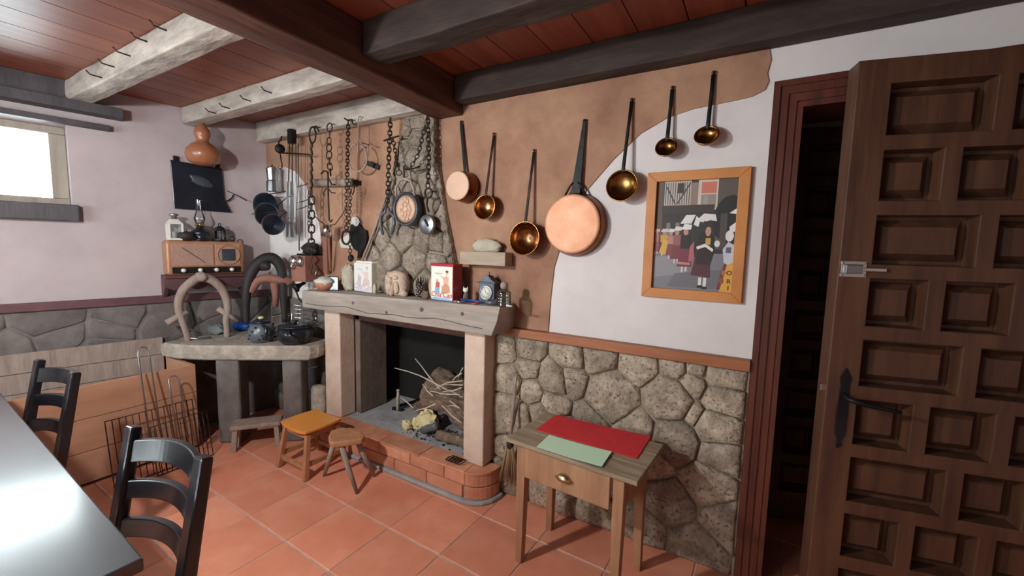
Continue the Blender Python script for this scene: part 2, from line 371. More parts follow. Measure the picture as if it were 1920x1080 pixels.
# left wall with its window
WS0, WS1, WZ0, WZ1 = 1.115, 2.355, 1.605, 2.09
def lw(s, z, d): return LW(s, z, d)
m = M()
for s0, s1, z0, z1 in boxes_with_holes(-.05, 4.0, -.05, 2.5, [(WS0, WS1, WZ0, WZ1)]):
    m.hexa([lw(s0, z0, 0), lw(s0, z0, -.3), lw(s1, z0, -.3), lw(s1, z0, 0)], [lw(s0, z1, 0), lw(s0, z1, -.3), lw(s1, z1, -.3), lw(s1, z1, 0)])
wall_left = struct('wall_left', m, m_white_shaded)
sites = [(.12+.27*i+rnd.uniform(-.08, .08), .63+.13*j+rnd.uniform(-.03, .03), rnd.uniform(.05, .12)) for i in range(12) for j in range(3)]
def lbox(m, s0, s1, z0, z1, d0, d1): return m.hexa([lw(s0, z0, d0), lw(s1, z0, d0), lw(s1, z0, d1), lw(s0, z0, d1)], [lw(s0, z1, d0), lw(s1, z1, d0), lw(s1, z1, d1), lw(s0, z1, d1)])
part('mortar_bed', lbox(M(), 0, 3.3, .0, .965, -.01, .012), m_darkst, wall_left)
for k, p in enumerate(cells(sites, [(.02, .56), (3.3, .56), (3.3, .96), (.02, .96)])):
    part('stone', stone_mesh(p, lambda a, b, d: LW(a, b, .008+d), .006, .011, .004, k+90), m_darkst, wall_left)
w1 = link('window_1', None); w1['kind'] = 'structure'; w1.location = LW(1.735, WZ0, -.15); XF['window_1'] = Matrix.Translation(w1.location)
def wpart(name, m, mt): m.v = [p-w1.location for p in m.v]; return part(name, m, mt, w1, .004)
for s0, s1 in ((WS0, WS0+.075), (WS0+.60, WS0+.665), (WS1-.07, WS1)): wpart('window_post', lbox(M(), s0+.001, s1-.001, WZ0+.045, WZ1-.046, -.2, -.14), m_winwood)
for z0, z1 in ((WZ0+.001, WZ0+.044), (WZ1-.045, WZ1-.001)): wpart('window_rail', lbox(M(), WS0+.001, WS1-.001, z0, z1, -.2, -.14), m_winwood)
for s0, s1 in ((WS0+.076, WS0+.599), (WS0+.666, WS1-.071)): wpart('pane', lbox(M(), s0, s1, WZ0+.046, WZ1-.047, -.172, -.168), m_window)
struct('trim_1', lbox(M(), 1.09, 2.5, 1.505, 1.605, .0, .055), m_darkwood, .006)          # window sill
struct('trim_2', lbox(M(), .865, 2.6, 2.165, 2.225, .0, .11), m_darkwood, .004)           # shelf board over the window
struct('trim_3', lbox(M(), .925, 2.6, 2.085, 2.118, .0, .05), m_darkwood, .003)           # lower batten
struct('trim_4', lbox(M(), .98, 2.6, 2.226, CEIL-.001, .0, .075), m_darkwood, .003)         # header beam
struct('trim_5', lbox(M(), .03, 3.4, .962, 1.013, .0, .035), m_maroon, .004)              # left dado rail
struct('trim_6', M().box((-1.19, YW-.05, .926), (.011, YW-.001, .971)), m_rail, .003)       # dado rail right of fireplace

# rear and right walls (behind the camera), with the second window
m = M()
for x0, x1, z0, z1 in boxes_with_holes(-4.5, XR+.2, -.05, 2.5, [(-3.15, -1.45, .95, 2.05)]): m.box((x0, YR-.22, z0), (x1, YR, z1))
struct('wall_rear', m, m_white)
struct('wall_right', M().box((XR, YR-.22, -.05), (XR+.2, YW, 2.5)), m_white)
m = M()
for x0, x1 in ((-3.15, -3.08), (-2.335, -2.265), (-1.52, -1.45)): m.box((x0, YR-.15, .95), (x1, YR-.09, 2.05))
for z0, z1 in ((.95, 1.02), (1.98, 2.05)): m.box((-3.15, YR-.15, z0), (-1.45, YR-.09, z1))
w2 = struct('window_2', m, m_winwood)
for x0, x1 in ((-3.08, -2.335), (-2.265, -1.52)): part('pane', M().box((x0, YR-.122, 1.02), (x1, YR-.118, 1.98)), m_window, w2)

# floor: every tile its own piece
m = M().box((-4.6, YR-.22, -.08), (XR+.2, YW+1.6, -.004)); floor = struct('floor', m, m_grout)
tb = M().box((.003, .0045, -.012), (TILE-.003, TILE-.0045, 0)).mesh('tile', m_tile)
bm = bmesh.new(); bm.from_mesh(tb); bmesh.ops.bevel(bm, geom=[e for e in bm.edges if all(v.co.z > -.001 for v in e.verts)], offset=.003, segments=1, affect='EDGES'); bm.to_mesh(tb); bm.free()
OX, OY = -7.56078552*TILE, 5.02868704*TILE
cph, sph = math.cos(PHI), math.sin(PHI)
for i in range(-6, 14):
    for j in range(-2, 11):
        tx, ty = OX+i*TILE, OY-j*TILE; x = cph*tx+sph*ty; y = -sph*tx+cph*ty
        if y > YW-.02 and not (-.2 < x < 1.2): continue
        if (Vector((x+.16, y+.16, 0))-CORNER).dot(LN) < -.1 or x > 2.2: continue
        o = link('tile', tb, floor); o.location = (x, y, 0); o.rotation_euler = (0, 0, -PHI)

# ceiling: planks, main beam, joists with bent nails
ceiling = struct('ceiling', M().box((-4.6, YR-.22, CEIL+.02), (XR+.2, YW+1.6, 2.6)), m_plank)
pb = M().box((.0025, YR, 0), (.1975, YW, .021)).mesh('plank', m_plank)
for i in range(33):
    o = link('plank', pb, ceiling); o.location = (-4.3+.2*i, 0, CEIL)
def rough_bar(x0, x1, y0, y1, z0, z1, along, amp=.006, seed=0):
    m = M(); L_ = (x1-x0) if along == 'x' else (y1-y0); n = max(4, int(L_/.12)); vs = []
    for i in range(n+1):
        t = i/n
        for a, b in ((0, 0), (.5, -.03), (1, 0), (1, .5), (1, 1), (0, 1), (0, .5)):
            j = lambda q: noise.noise(Vector((t*L_*4+q*11, a*3+seed, b*3)))*amp
            if along == 'x': vs.append(Vector((x0+t*L_, y0+(y1-y0)*a+j(1), min(z1, z0+(z1-z0)*b+(j(2) if b < 1 else 0)))))
            else: vs.append(Vector((x0+(x1-x0)*a+j(1), y0+t*L_, min(z1, z0+(z1-z0)*b+(j(2) if b < 1 else 0)))))
    fs = []
    for i in range(n):
        for k in range(7): fs.append((i*7+k, i*7+(k+1) % 7, (i+1)*7+(k+1) % 7, (i+1)*7+k))
    fs += [tuple(range(6, -1, -1)), tuple(n*7+k for k in range(7))]
    m.add(vs, fs); return m
part('beam', rough_bar(-1.685, -1.492, YR, YW-.001, 2.15, CEIL, 'y', .009), m_beam, ceiling, .008)
zj = CEIL
def lx(y): return CX-(YW-y)*LT.x/LT.y+.012      # left wall at depth y
J1 = part('joist', rough_bar(lx(.86), -1.69, .86, .965, 2.222, zj, 'x', .008, 1), m_joist, ceiling, .006)
J2 = part('joist', rough_bar(lx(1.43), -1.69, 1.425, 1.525, 2.222, zj, 'x', .006, 2), m_joist, ceiling, .006)
J3 = part('joist', rough_bar(CX+.02, -1.69, 1.875, 1.964, 2.19, zj, 'x', .005, 3), m_joist, ceiling, .005)
part('joist', rough_bar(-1.485, XR, 1.25, 1.375, 2.2, zj, 'x', .011, 4), m_joistd, ceiling, .006)
part('joist', rough_bar(-1.485, XR, 1.868, 1.964, 2.2, zj, 'x', .005, 5), m_joistd, ceiling, .005)
for y in (.27, -.3, -.85, -1.4):
    part('joist', rough_bar(lx(y), -1.69, y, y+.1, 2.222, zj, 'x', .007, y), m_joist, ceiling, .006)
    part('joist', rough_bar(-1.485, XR, y+.38, y+.49, 2.2, zj, 'x', .007, y), m_joistd, ceiling, .006)
def atY(u, v, y):
    r = ray(u, v); return CAM+r*(y/r.y)
for par, y, pts in ((J1, .86, ((313, 58), (277, 79), (243, 105), (214, 126), (191, 146))), (J2, 1.425, ((405, 213), (431, 204), (470, 190), (510, 175)))):
    for u, v in pts:
        p = atY(u, v, y); part('hook_nail', M().tube([p+Vector((0, .03, 0)), p+Vector((0, -.045, .002)), p+Vector((0, -.06, .018))], .0035, 6), m_rust, par)

# doorway: casing, passage behind, open leaf and the far leaf
def casing(m, X0, X1, z1):
    for a, b, d in ((0, .022, .034), (.022, .05, .026), (.05, .078, .018)):
        for pl in ([(X0+a, 0), (X0+b, 0), (X0+b, z1-b), (X0+a, z1-a)], [(X1-a, 0), (X1-a, z1-a), (X1-b, z1-b), (X1-b, 0)], [(X0+a, z1-a), (X0+b, z1-b), (X1-b, z1-b), (X1-a, z1-a)]):
            m.prism(pl, lambda p, q, e: Vector((p, YW-e, q)), .0005, d)
m = M(); casing(m, DX0-.078, DX1+.078, DZ+.08)
m.box((DX0+.0005, YW-.012, 0), (DX0+.022, YW+.25, DZ-.02)); m.box((DX1-.022, YW-.012, 0), (DX1-.0005, YW+.25, DZ-.02)); m.box((DX0+.0005, YW-.012, DZ-.02), (DX1-.0005, YW+.25, DZ-.0005))
struct('trim_7', m, m_frame)
m = M(); m.box((-.06, YW+.25, -.05), (.06, YW+1.5, 2.4)); m.box((1.3, YW+.25, -.05), (1.42, YW+1.5, 2.4)); m.box((-.06, YW+1.5, -.05), (1.42, YW+1.6, 2.4))
struct('wall_passage', m, m_white)
def door_leaf(name, P, ang, W_=.82, H=2.0, z0=.018):
    root = link(name, None); root['kind'] = 'structure'; root.location = (P[0], P[1], z0); root.rotation_euler = (0, 0, ang)
    XF[root.name] = Matrix.Translation(Vector((P[0], P[1], z0))) @ Matrix.Rotation(ang, 4, 'Z')
    T = .075; zt = H; rows = []
    A = [(.09, .345), (.39, .54), (.585, .73)]; B = [(.09, .24), (.285, .445), (.49, .73)]
    k = 0; top = 1.943-z0
    holes = []
    while top > .15:
        for x0, x1 in (A, B)[k % 2]: holes.append((x0, x1, top-.156, top))
        top -= .2018; k += 1
    m = M()
    for x0, x1, a, b in boxes_with_holes(0, W_, 0, zt, holes): m.box((x0, 0, a), (x1, T, b))
    bm = bmesh.new(); me = m.mesh('leaf_frame', m_door); bm.from_mesh(me); bmesh.ops.remove_doubles(bm, verts=bm.verts, dist=1e-5)
    seen = {}
    for f in bm.faces: seen.setdefault(tuple(round(c, 4) for c in f.calc_center_median()), []).append(f)
    bmesh.ops.delete(bm, geom=[f for l in seen.values() if len(l) > 1 for f in l], context='FACES'); bm.to_mesh(me); bm.free()
    part('leaf_frame', me, None, root, .003)
    for x0, x1, a, b in holes:
        q = M(); xs = (x0+.001, x1-.001); g = .012; i2 = .036
        q.box((xs[0], .058, a+.001), (xs[1], .066, b-.001))
        q.hexa([(x0+g, .0585, a+g), (x1-g, .0585, a+g), (x1-g, .0585, b-g), (x0+g, .0585, b-g)], [(x0+i2, .03, a+i2), (x1-i2, .03, a+i2), (x1-i2, .03, b-i2), (x0+i2, .03, b-i2)])
        part('panel', q, m_door, root)
    return root
DOORA = math.radians(12.6)
dl = door_leaf('door_1', (.236, 1.721), DOORA)
# barrel bolt
q = M(); q.box((.004, -.004, 1.322), (.075, 0, 1.334)); q.box((.004, -.004, 1.362), (.075, 0, 1.374)); q.box((.006, -.003, 1.322), (.015, 0, 1.374)); q.box((.066, -.003, 1.322), (.075, 0, 1.374))
bolt = part('bolt_plate', q, m_chrome, dl, .001, label='chrome barrel bolt')
part('bolt_barrel', M().box((.014, -.016, 1.333), (.062, -.002, 1.363)), m_steel, bolt, .003)
part('bolt_slide', M().box((.06, -.012, 1.342), (.125, -.004, 1.354)), m_chrome, bolt, .002)
for x, z in ((.01, 1.328), (.07, 1.328), (.01, 1.368), (.07, 1.368)): part('screw', M().cyl((x, -.006, z), (x, -.002, z), .003, 8), m_steel, bolt)
# wrought handle
hp = [(.045, .74), (.058, .752), (.054, .77), (.064, .79), (.066, .86), (.062, .96), (.066, .985), (.06, 1.0), (.05, 1.02), (.04, 1.0), (.034, .985), (.038, .96), (.034, .86), (.036, .79), (.046, .77), (.042, .752)]
hd = part('handle_plate', M().prism(hp, lambda a, b, d: Vector((a, -d, b)), 0, .005), m_blackiron, dl, .001, label='black wrought-iron handle plate')
part('lever', M().tube([(.05, 0, .925), (.05, -.05, .925), (.065, -.055, .924), (.11, -.052, .915), (.16, -.05, .907), (.185, -.05, .903)], [.009, .009, .009, .008, .007, .005], 8), m_blackiron, hd)
part('latch', M().box((-.012, .018, .93), (.002, .032, .95)), m_chrome, hd)
# hinges on the jamb side
for z in (.3, 1.0, 1.75): part('hinge', M().cyl((.825, .005, z), (.825, .005, z+.09), .008, 8), m_blackiron, dl)
d2 = door_leaf('door_2', (.1, 2.47), math.radians(20), z0=.018)

# ================================================================== FIREPLACE
HZ = .18; HY = 1.748
fp = thing('fireplace', 'granite and brick fireplace with oak mantel beam and stone chimney breast', 'fireplace', (-1.9, 1.8, 0))
def fpart(name, m, mt, par=None, bev=0, label=None):
    o0 = Vector((-1.9, 1.8, 0)); m.v = [p-o0 for p in m.v]; return part(name, m, mt, par or fp, bev, label=label)
# hearth: plinth, core, brick facing with rounded corner, tile edging
HX0, HX1, RC = -2.62, -1.165, .13
hearth_poly = [(HX0, HY+.012), (HX1-RC, HY+.012)]+[(HX1-RC+math.sin(a)*(RC-.012), HY+RC-math.cos(a)*(RC-.012)) for a in (PI/8, PI/4, 3*PI/8, PI/2)]+[(HX1-.012, YW-.001), (HX0, YW-.001)]
hearth = fpart('hearth', M().prism(hearth_poly, lambda a, b, d: Vector((a, b, d)), .0, HZ-.012), m_mortar)
part('firebox_floor', M().box((-2.455, YW-.002, HZ-.012), (-1.365, 2.42, HZ-.003)), m_ash, wall_back)
plinth = [(HX0, HY-.02), (HX1-RC, HY-.02)]+[(HX1-RC+math.sin(a)*(RC+.02), HY+RC-math.cos(a)*(RC+.02)) for a in (PI/8, PI/4, 3*PI/8, PI/2)]+[(HX1+.02, YW-.05), (HX0, YW-.05)]
fpart('plinth', M().prism(plinth, lambda a, b, d: Vector((a, b, d)), .0, .022), m_ash, hearth, .008)
zc = ((.024, .094), (.099, .166))
for r, (z0, z1) in enumerate(zc):
    x = HX0
    while x < HX1-RC-.03:
        x1 = min(HX1-RC, x+.262-(.13 if (r and x == HX0) else 0))
        fpart('brick', M().box((x+.002, HY, z0), (x1-.002, HY+.03, z1)), m_brick, hearth, .004); x = x1
    for a0, a1 in ((0, PI/2),):
        q = M(); vs = []
        for i in range(9):
            a = a0+(a1-a0)*i/8
            for rr in (RC, RC-.03):
                for z in (z0, z1): vs.append(Vector((HX1-RC+math.sin(a)*rr, HY+RC-math.cos(a)*rr, z)))
        fs = [(0, 1, 3, 2), (32, 34, 35, 33)]
        for i in range(8):
            o = i*4; fs += [(o, o+4, o+5, o+1), (o+2, o+3, o+7, o+6), (o+1, o+5, o+7, o+3), (o, o+2, o+6, o+4)]
        q.add(vs, fs); fpart('brick', q, m_brick, hearth, .004)
    fpart('brick', M().box((HX1-.03, HY+RC+.002, z0), (HX1, YW-.06, z1)), m_brick, hearth, .004)
# tile edging on top, front strip
x = HX0
for x1 in (-2.29, -1.96, -1.63, HX1-RC):
    fpart('edging_tile', M().box((x+.002, HY-.004, HZ-.012), (x1-.002, HY+.135, HZ)), m_brick, hearth, .004); x = x1
cor = [(HX1-RC+.002, HY-.004)]+[(HX1-RC+math.sin(a)*(RC+.004), HY+RC-math.cos(a)*(RC+.004)) for a in [PI/2*i/8 for i in range(9)]]+[(HX1+.004, YW-.06), (HX1-RC+.002, YW-.06)]
fpart('edging_tile', M().prism(cor, lambda a, b, d: Vector((a, b, d)), HZ-.012, HZ), m_brick, hearth, .003)
fpart('ash_bed', M().box((HX0+.16, HY+.137, HZ-.012), (HX1-RC-.002, YW-.003, HZ-.003)), m_ash, hearth)
# granite pillars
def pillar(x0, x1, y0=1.84, y1=YW-.001):
    q = M().hexa([(x0, y0, HZ-.012 if x0 < -2 else HZ), (x1, y0, HZ), (x1, y1, HZ), (x0, y1, HZ)], [(x0, y0, .955), (x1, y0, .955), (x1, y1, .955), (x0, y1, .955)])
    return fpart('pillar', q, m_granite, bev=.008)
pillar(-2.615, -2.449); pillar(-1.373, -1.235, 1.835)
part('side_block', M().box((-2.451, YW+.002, HZ), (-2.40, 2.22, .929)), mat('sooty_granite', '#5d5048', '#7d6c61', 7, .9, bump=.3), wall_back, .006)
side2 = None
# sooty firebox
q = M(); q.box((-2.5, 2.4, 0), (-1.3, 2.46, 1.3)); q.box((-2.52, YW+.25, 0), (-2.456, 2.42, 1.3)); q.box((-1.364, YW+.25, 0), (-1.3, 2.42, 1.3)); q.box((-2.52, YW+.25, .93), (-1.3, 2.46, 1.3)); q.box((-2.52, YW+.25, -.05), (-1.3, 2.46, HZ-.013))
q.box((-2.4545, YW+.001, HZ), (-2.452, 2.4, .93)); q.box((-1.3675, YW+.001, HZ), (-1.3655, 2.4, .93))
part('firebox', q, m_soot, wall_back)
part('inner_lintel', M().box((-2.45, YW+.002, .865), (-1.37, YW+.08, .929)), m_beam, wall_back, .006)
# mantel beam, thicker to the right, right end cut askew and bulging
def mtop(x): return 1.072+(x+2.74)*(1.107-1.072)/1.64
q = M(); n = 12; vs = []
for i in range(n+1):
    t = i/n
    for yy, kk in ((1.76, 0), (1.757, .5), (1.76, 1), (YW-.002, 1), (YW-.002, 0)):
        bx = -1.145+.05*math.sin(kk*PI/2) if yy < 1.9 else -1.125
        x = -2.74+t*(bx+2.74); zb = .952; zt_ = mtop(x)
        vs.append(Vector((x, yy+noise.noise(Vector((x*5, kk*3, 1)))*.004, zb+(zt_-zb)*kk)))
fs = [(0, 1, 2, 3, 4)[::-1], tuple(n*5+k for k in range(5))]
for i in range(n):
    for k in range(5): fs.append((i*5+k, i*5+(k+1) % 5, i*5+5+(k+1) % 5, i*5+5+k))
q.add(vs, fs); mantel = fpart('mantel', q, m_mantel, bev=.006, label='greyed oak mantel beam')
# drying crack and knots on the mantel face
cr = [Vector((-2.7+1.5*i/14, 1.7555, .985+.03*noise.noise(Vector((i*.4, 2, 0)))-.0+.012*(i/14))) for i in range(15)]
fpart('crack', M().tube(cr, .0016, 5), m_ink, mantel)
for kx, kz, kr in ((-2.2, 1.03, .012), (-1.62, 1.045, .014), (-1.33, 1.05, .011), (-1.9, 1.0, .009)):
    fpart('knot', M().lathe([(kr, 0), (kr*.9, .003), (kr*.5, .0018), (kr*.3, .004), (.0002, .0045)], 14, Matrix.Translation((kx, 1.758, kz)) @ Matrix.Rotation(PI/2, 4, 'X')), mat('knot_wood', '#4f453d', '#6d6157', 30, .9), mantel)
# chimney breast with fieldstones
def hd_(z): return .034-(z-1.09)*(.008/1.1)
HB = [(-2.40, 1.085), (-1.43, 1.105), (-1.52, 1.318), (-1.60, 1.62), (-1.662, 1.95), (-1.676, 2.19), (-1.93, 2.19), (-1.99, 1.95), (-2.08, 1.72), (-2.302, 1.307)]
q = M(); n = len(HB); vs = [Vector((x, YW-hd_(z)+.008, z)) for x, z in HB]+[Vector((x, YW-.001, z)) for x, z in HB]
q.add(vs, [tuple(range(n)), tuple(range(2*n-1, n-1, -1))]+[(i, i+n, (i+1) % n+n, (i+1) % n) for i in range(n)])
breast = fpart('chimney_breast', q, m_mortar)
hs = []
for u, v, r in [(370, 110, 55), (370, 220, 65), (360, 330, 70), (290, 150, 45), (285, 270, 40), (490, 200, 40), (445, 150, 30), (430, 300, 40), (500, 330, 45), (500, 430, 50), (410, 520, 50), (300, 480, 60), (530, 540, 50), (460, 620, 60), (330, 660, 80), (565, 690, 80), (210, 760, 50), (140, 850, 60), (280, 840, 75), (390, 860, 60), (490, 880, 55), (590, 880, 65), (210, 960, 70), (350, 980, 80), (480, 1000, 65), (620, 970, 45), (100, 940, 40), (170, 670, 50), (220, 560, 40), (600, 1040, 40), (120, 1040, 50), (420, 1090, 60), (560, 1110, 60), (260, 1100, 70)]:
    p = Wp(660+u/3.27, 190+v/3.27, .08); p2 = Wp(660+(u+r)/3.27, 190+v/3.27, .08); hs.append((p.x, p.z, (p2-p).length))
lowx = [(-2.385, 1.09), (-1.445, 1.108)]
# the outline is concave on both flanks, so cells are cut against the strips it is made of
for k, c in enumerate(cells(hs, [(-2.6, 1.09), (-1.3, 1.11), (-1.3, 2.185), (-2.6, 2.185)])):
    def edge(z, pts):
        for (xa, za), (xb, zb) in zip(pts, pts[1:]):
            if za <= z <= zb: return xa+(xb-xa)*(z-za)/(zb-za)
        return pts[-1][0] if z > pts[-1][1] else pts[0][0]
    Lf = [(-2.40, 1.085), (-2.302, 1.307), (-2.08, 1.72), (-1.99, 1.95), (-1.93, 2.19)]; Rt = [(-1.43, 1.105), (-1.52, 1.318), (-1.60, 1.62), (-1.662, 1.95), (-1.676, 2.19)]
    d = []
    for i in range(len(c)):
        a, b = c[i], c[(i+1) % len(c)]
        for t in (0, .34, .67): d.append((a[0]+(b[0]-a[0])*t, a[1]+(b[1]-a[1])*t))
    c = [(min(max(x, edge(z, Lf)), edge(z, Rt)), z) for x, z in d]
    A = abs(sum(c[i][0]*c[(i+1) % len(c)][1]-c[(i+1) % len(c)][0]*c[i][1] for i in range(len(c))))/2
    if A < .0015: continue
    fpart('stone', stone_mesh(c, lambda a, b, dd: Vector((a, YW-hd_(b)+.016-dd, b)), .004, .03+rnd.uniform(-.006, .012), .009, k+200), m_hoodst, breast)

# ================================================================== FURNITURE
# dining table
TR = math.atan2(-.066, 1.661)
t = thing('dining_table', 'long black lacquered dining table mirroring the window', 'table', (-1.057, .313, 0), TR)
part('table_top', M().box((-1.95, -.92, .72), (0, 0, .75)), m_tabletop_black, t, .004)
q = M(); q.box((-1.88, -.09, .64), (-.07, -.07, .72)); q.box((-1.88, -.85, .64), (-.07, -.83, .72)); q.box((-.09, -.85, .64), (-.07, -.07, .72)); q.box((-1.88, -.85, .64), (-1.86, -.07, .72))
part('apron', q, m_black, t)
for x in (-1.9, -.13):
    for y in (-.87, -.13): part('leg', M().box((x, y, 0), (x+.08, y+.08, .72)), m_black, t, .004)
# ladder-back chairs, backs to the fireplace wall
def chair(label, x, y, rz):
    t = thing('ladder_back_chair', label, 'chair', (x, y, 0), rz, 'black chairs along the dining table'); hw = .178
    for s in (-1, 1):
        part('rear_post', M().bar((s*hw, -.03, 0), (s*hw, -.05, .44), .036, .042).bar((s*hw, -.05, .44), (s*hw, .03, .872), .042, .036, .04, .03), m_black, t, .006)
        part('front_leg', M().bar((s*hw, -.42, 0), (s*hw, -.42, .44), .034, .034), m_black, t, .004)
    part('seat', M().hexa([(-.19, -.45, .44), (.19, -.45, .44), (.19, -.03, .44), (-.19, -.03, .44)], [(-.19, -.45, .465), (.19, -.45, .465), (.19, -.03, .465), (-.19, -.03, .465)]), m_black, t, .008)
    for zc_, hh in ((.805, .062), (.70, .05), (.595, .05)):
        vs = []; n = 22
        for i in range(n+1):
            a = -1+2*i/n; xx = a*(hw-.01); bow = .045*(1-a*a); y0 = -.05+(zc_-.44)/.432*.08+bow; rise = .012*(1-a*a)
            for dy in (-.009, .009):
                for dz in (-hh/2, hh/2): vs.append(Vector((xx, y0+dy+dz*.18, zc_+dz+rise)))
        fs = [(0, 1, 3, 2), (n*4, n*4+2, n*4+3, n*4+1)]
        for i in range(n):
            o = i*4; fs += [(o, o+4, o+5, o+1), (o+2, o+3, o+7, o+6), (o+1, o+5, o+7, o+3), (o, o+2, o+6, o+4)]
        part('slat', (lambda q: (q.add(vs, fs), q)[1])(M()), m_black, t, .003)
    for s in (-1, 1): part('stretcher', M().bar((s*hw, -.41, .2), (s*hw, -.05, .2), .018, .022), m_black, t)
    part('stretcher', M().bar((-hw, -.42, .28), (hw, -.42, .28), .018, .022), m_black, t)
chair('black ladder-back chair at the table corner next to the bare tiled floor', -1.336, .43, math.radians(4))
chair('black ladder-back chair in front of the long pine box', -2.497, .475, math.radians(4))
# pine box along the left wall
bx = thing('pine_box', 'long open pine storage box against the left wall', 'box', (-3.2, .9, 0))
def bpart(name, m, mt=m_pine, par=None): m.v = [p-Vector((-3.2, .9, 0)) for p in m.v]; return part(name, m, mt, par or bx, .003)
for z0, z1 in ((.02, .20), (.203, .39), (.393, .58)): bpart('front_board', M().hexa([(-3.21, -.6, z0), (-3.185, -.6, z0), (-3.185, 1.275, z0), (-3.21, 1.275, z0)], [(-3.21, -.6, z1), (-3.185, -.6, z1), (-3.185, 1.275, z1), (-3.21, 1.275, z1)]))
for y in (-.6, 1.25): 
    xl = lx(y)+.03
    for z0, z1 in ((.02, .30), (.303, .58)): bpart('end_board', M().hexa([(xl, y, z0), (-3.211, y, z0), (-3.211, y+.025, z0), (xl+.004, y+.025, z0)], [(xl, y, z1), (-3.211, y, z1), (-3.211, y+.025, z1), (xl+.004, y+.025, z1)]))
sB0 = (YW-1.247)/LT.y; sB1 = (YW+.57)/LT.y
for z0, z1 in ((.02, .25), (.253, .48), (.483, .6), (.603, .722)): bpart('back_board', lbox(M(), sB0, sB1, z0, z1, .035, .055), m_palewood)
bpart('bottom_board', M().hexa([(lx(-.57)+.07, -.57, .04), (-3.212, -.57, .04), (-3.212, 1.24, .04), (lx(1.24)+.07, 1.24, .04)], [(lx(-.57)+.07, -.57, .06), (-3.212, -.57, .06), (-3.212, 1.24, .06), (lx(1.24)+.07, 1.24, .06)]))
# stone slab on granite posts across the corner
SZ = .70
sl = thing('stone_table', 'rough granite slab on stone posts across the room corner', 'table', (-3.1, 1.6, 0))
sp = [(-3.49, 1.20), (-3.38, 1.215), (-3.2, 1.30), (-2.95, 1.47), (-2.72, 1.63), (-2.60, 1.72), (-2.595, 1.78), (-2.655, 1.925), (-3.40, 1.925), (-3.54, 1.35)]
q = M(); d = []
for i in range(len(sp)):
    a, b = sp[i], sp[(i+1) % len(sp)]; k = 8 if i < 6 else 2
    for t_ in range(k): d.append((a[0]+(b[0]-a[0])*t_/k, a[1]+(b[1]-a[1])*t_/k))
vs = []; n = len(d); c0 = (-3.05, 1.62)
for sh, z in ((.94, .598), (.985, .608), (1.0, .645), (.99, .685), (.955, SZ), (.6, SZ)):
    for x, y in d:
        nz = (noise.noise(Vector((x*9, y*9, z*12)))*.03+noise.noise(Vector((x*31, y*31, z*30)))*.012) if sh > .95 else 0
        k = sh+nz*.6*(1 if y < 1.92 else 0); vs.append(Vector((min(c0[0]+(x-c0[0])*k, 9), min(c0[1]+(y-c0[1])*k, 1.925), z+(nz*.5 if z < .60 else 0)))-Vector((-3.1, 1.6, 0)))
fs = [tuple(range(n-1, -1, -1))]
for i in range(5):
    for j in range(n): fs.append((i*n+j, i*n+(j+1) % n, (i+1)*n+(j+1) % n, (i+1)*n+j))
fs.append(tuple(5*n+j for j in range(n))); q.add(vs, fs); part('slab', q, m_slab, sl)
for (x, y, wd) in ((-3.12, 1.47, .15), (-2.78, 1.72, .13)):
    a = math.radians(37); T = Matrix.Translation((x+3.1, y-1.6, 0)) @ Matrix.Rotation(a, 4, 'Z')
    part('post', M().box((-wd/2, -.07, 0), (wd/2, .07, .60), T=T), m_darkst, sl, .015)
# granite stump left of the fireplace
P = Fp(592, 792, 0); q = M().lathe([(.0002, 0), (.058, 0), (.06, .2), (.058, .35), (.05, .366), (.0002, .37)], 12, wob=.1)
solo('stone_stump', 'short round stone stump between slab table and fireplace pillar', 'stone', q, m_slab, (-2.69, 1.845, 0))
# orange stool
st = thing('orange_stool', 'small four-legged wooden stool with a dished orange seat', 'stool', (-2.352, 1.55, 0), math.radians(-2))
SH = .295; q = M(); vs = []; n = 8
for i in range(n+1):
    a = -1+2*i/n
    for j in range(n+1):
        b = -1+2*j/n; x = a*.145*(1-.07*(b*b)); y = b*.122*(1+.06*(1-a*a)); z = SH-.012*(1-a*a)
        vs.append(Vector((x, y, z)))
k = (n+1)**2; vs += [Vector((p.x*.985, p.y*.985, p.z-.018)) for p in vs]
fs = []
for i in range(n):
    for j in range(n):
        a = i*(n+1)+j; fs.append((a, a+n+1, a+n+2, a+1)); fs.append((k+a, k+a+1, k+a+n+2, k+a+n+1))
bd = [i*(n+1) for i in range(n+1)]+[n*(n+1)+j for j in range(1, n+1)]+[i*(n+1)+n for i in range(n-1, -1, -1)]+[j for j in range(n-1, 0, -1)]
for i in range(len(bd)): a, b = bd[i], bd[(i+1) % len(bd)]; fs.append((a, b, k+b, k+a))
q.add(vs, fs, False); part('seat', q, m_orange, st, .003)
for sx in (-1, 1):
    for sy in (-1, 1): part('leg', M().bar((sx*.143, sy*.135, 0), (sx*.115, sy*.095, SH-.032), .03, .03, .028, .028), m_stool, st, .003)
for sx in (-1, 1): part('stretcher', M().bar((sx*.132, -.12, .085), (sx*.132, .12, .085), .016, .026), m_stool, st)
for sy, zz in ((-1, .07), (1, .07)): part('stretcher', M().bar((-.13, sy*.125, zz), (.13, sy*.125, zz), .016, .026), m_stool, st)
q = M().hexa([(-.11, -.1, SH-.065), (.11, -.1, SH-.065), (.11, .1, SH-.065), (-.11, .1, SH-.065)], [(-.115, -.1, SH-.032), (.115, -.1, SH-.032), (.115, .1, SH-.032), (-.115, .1, SH-.032)]); part('seat_rail', q, m_stool, st, .003)
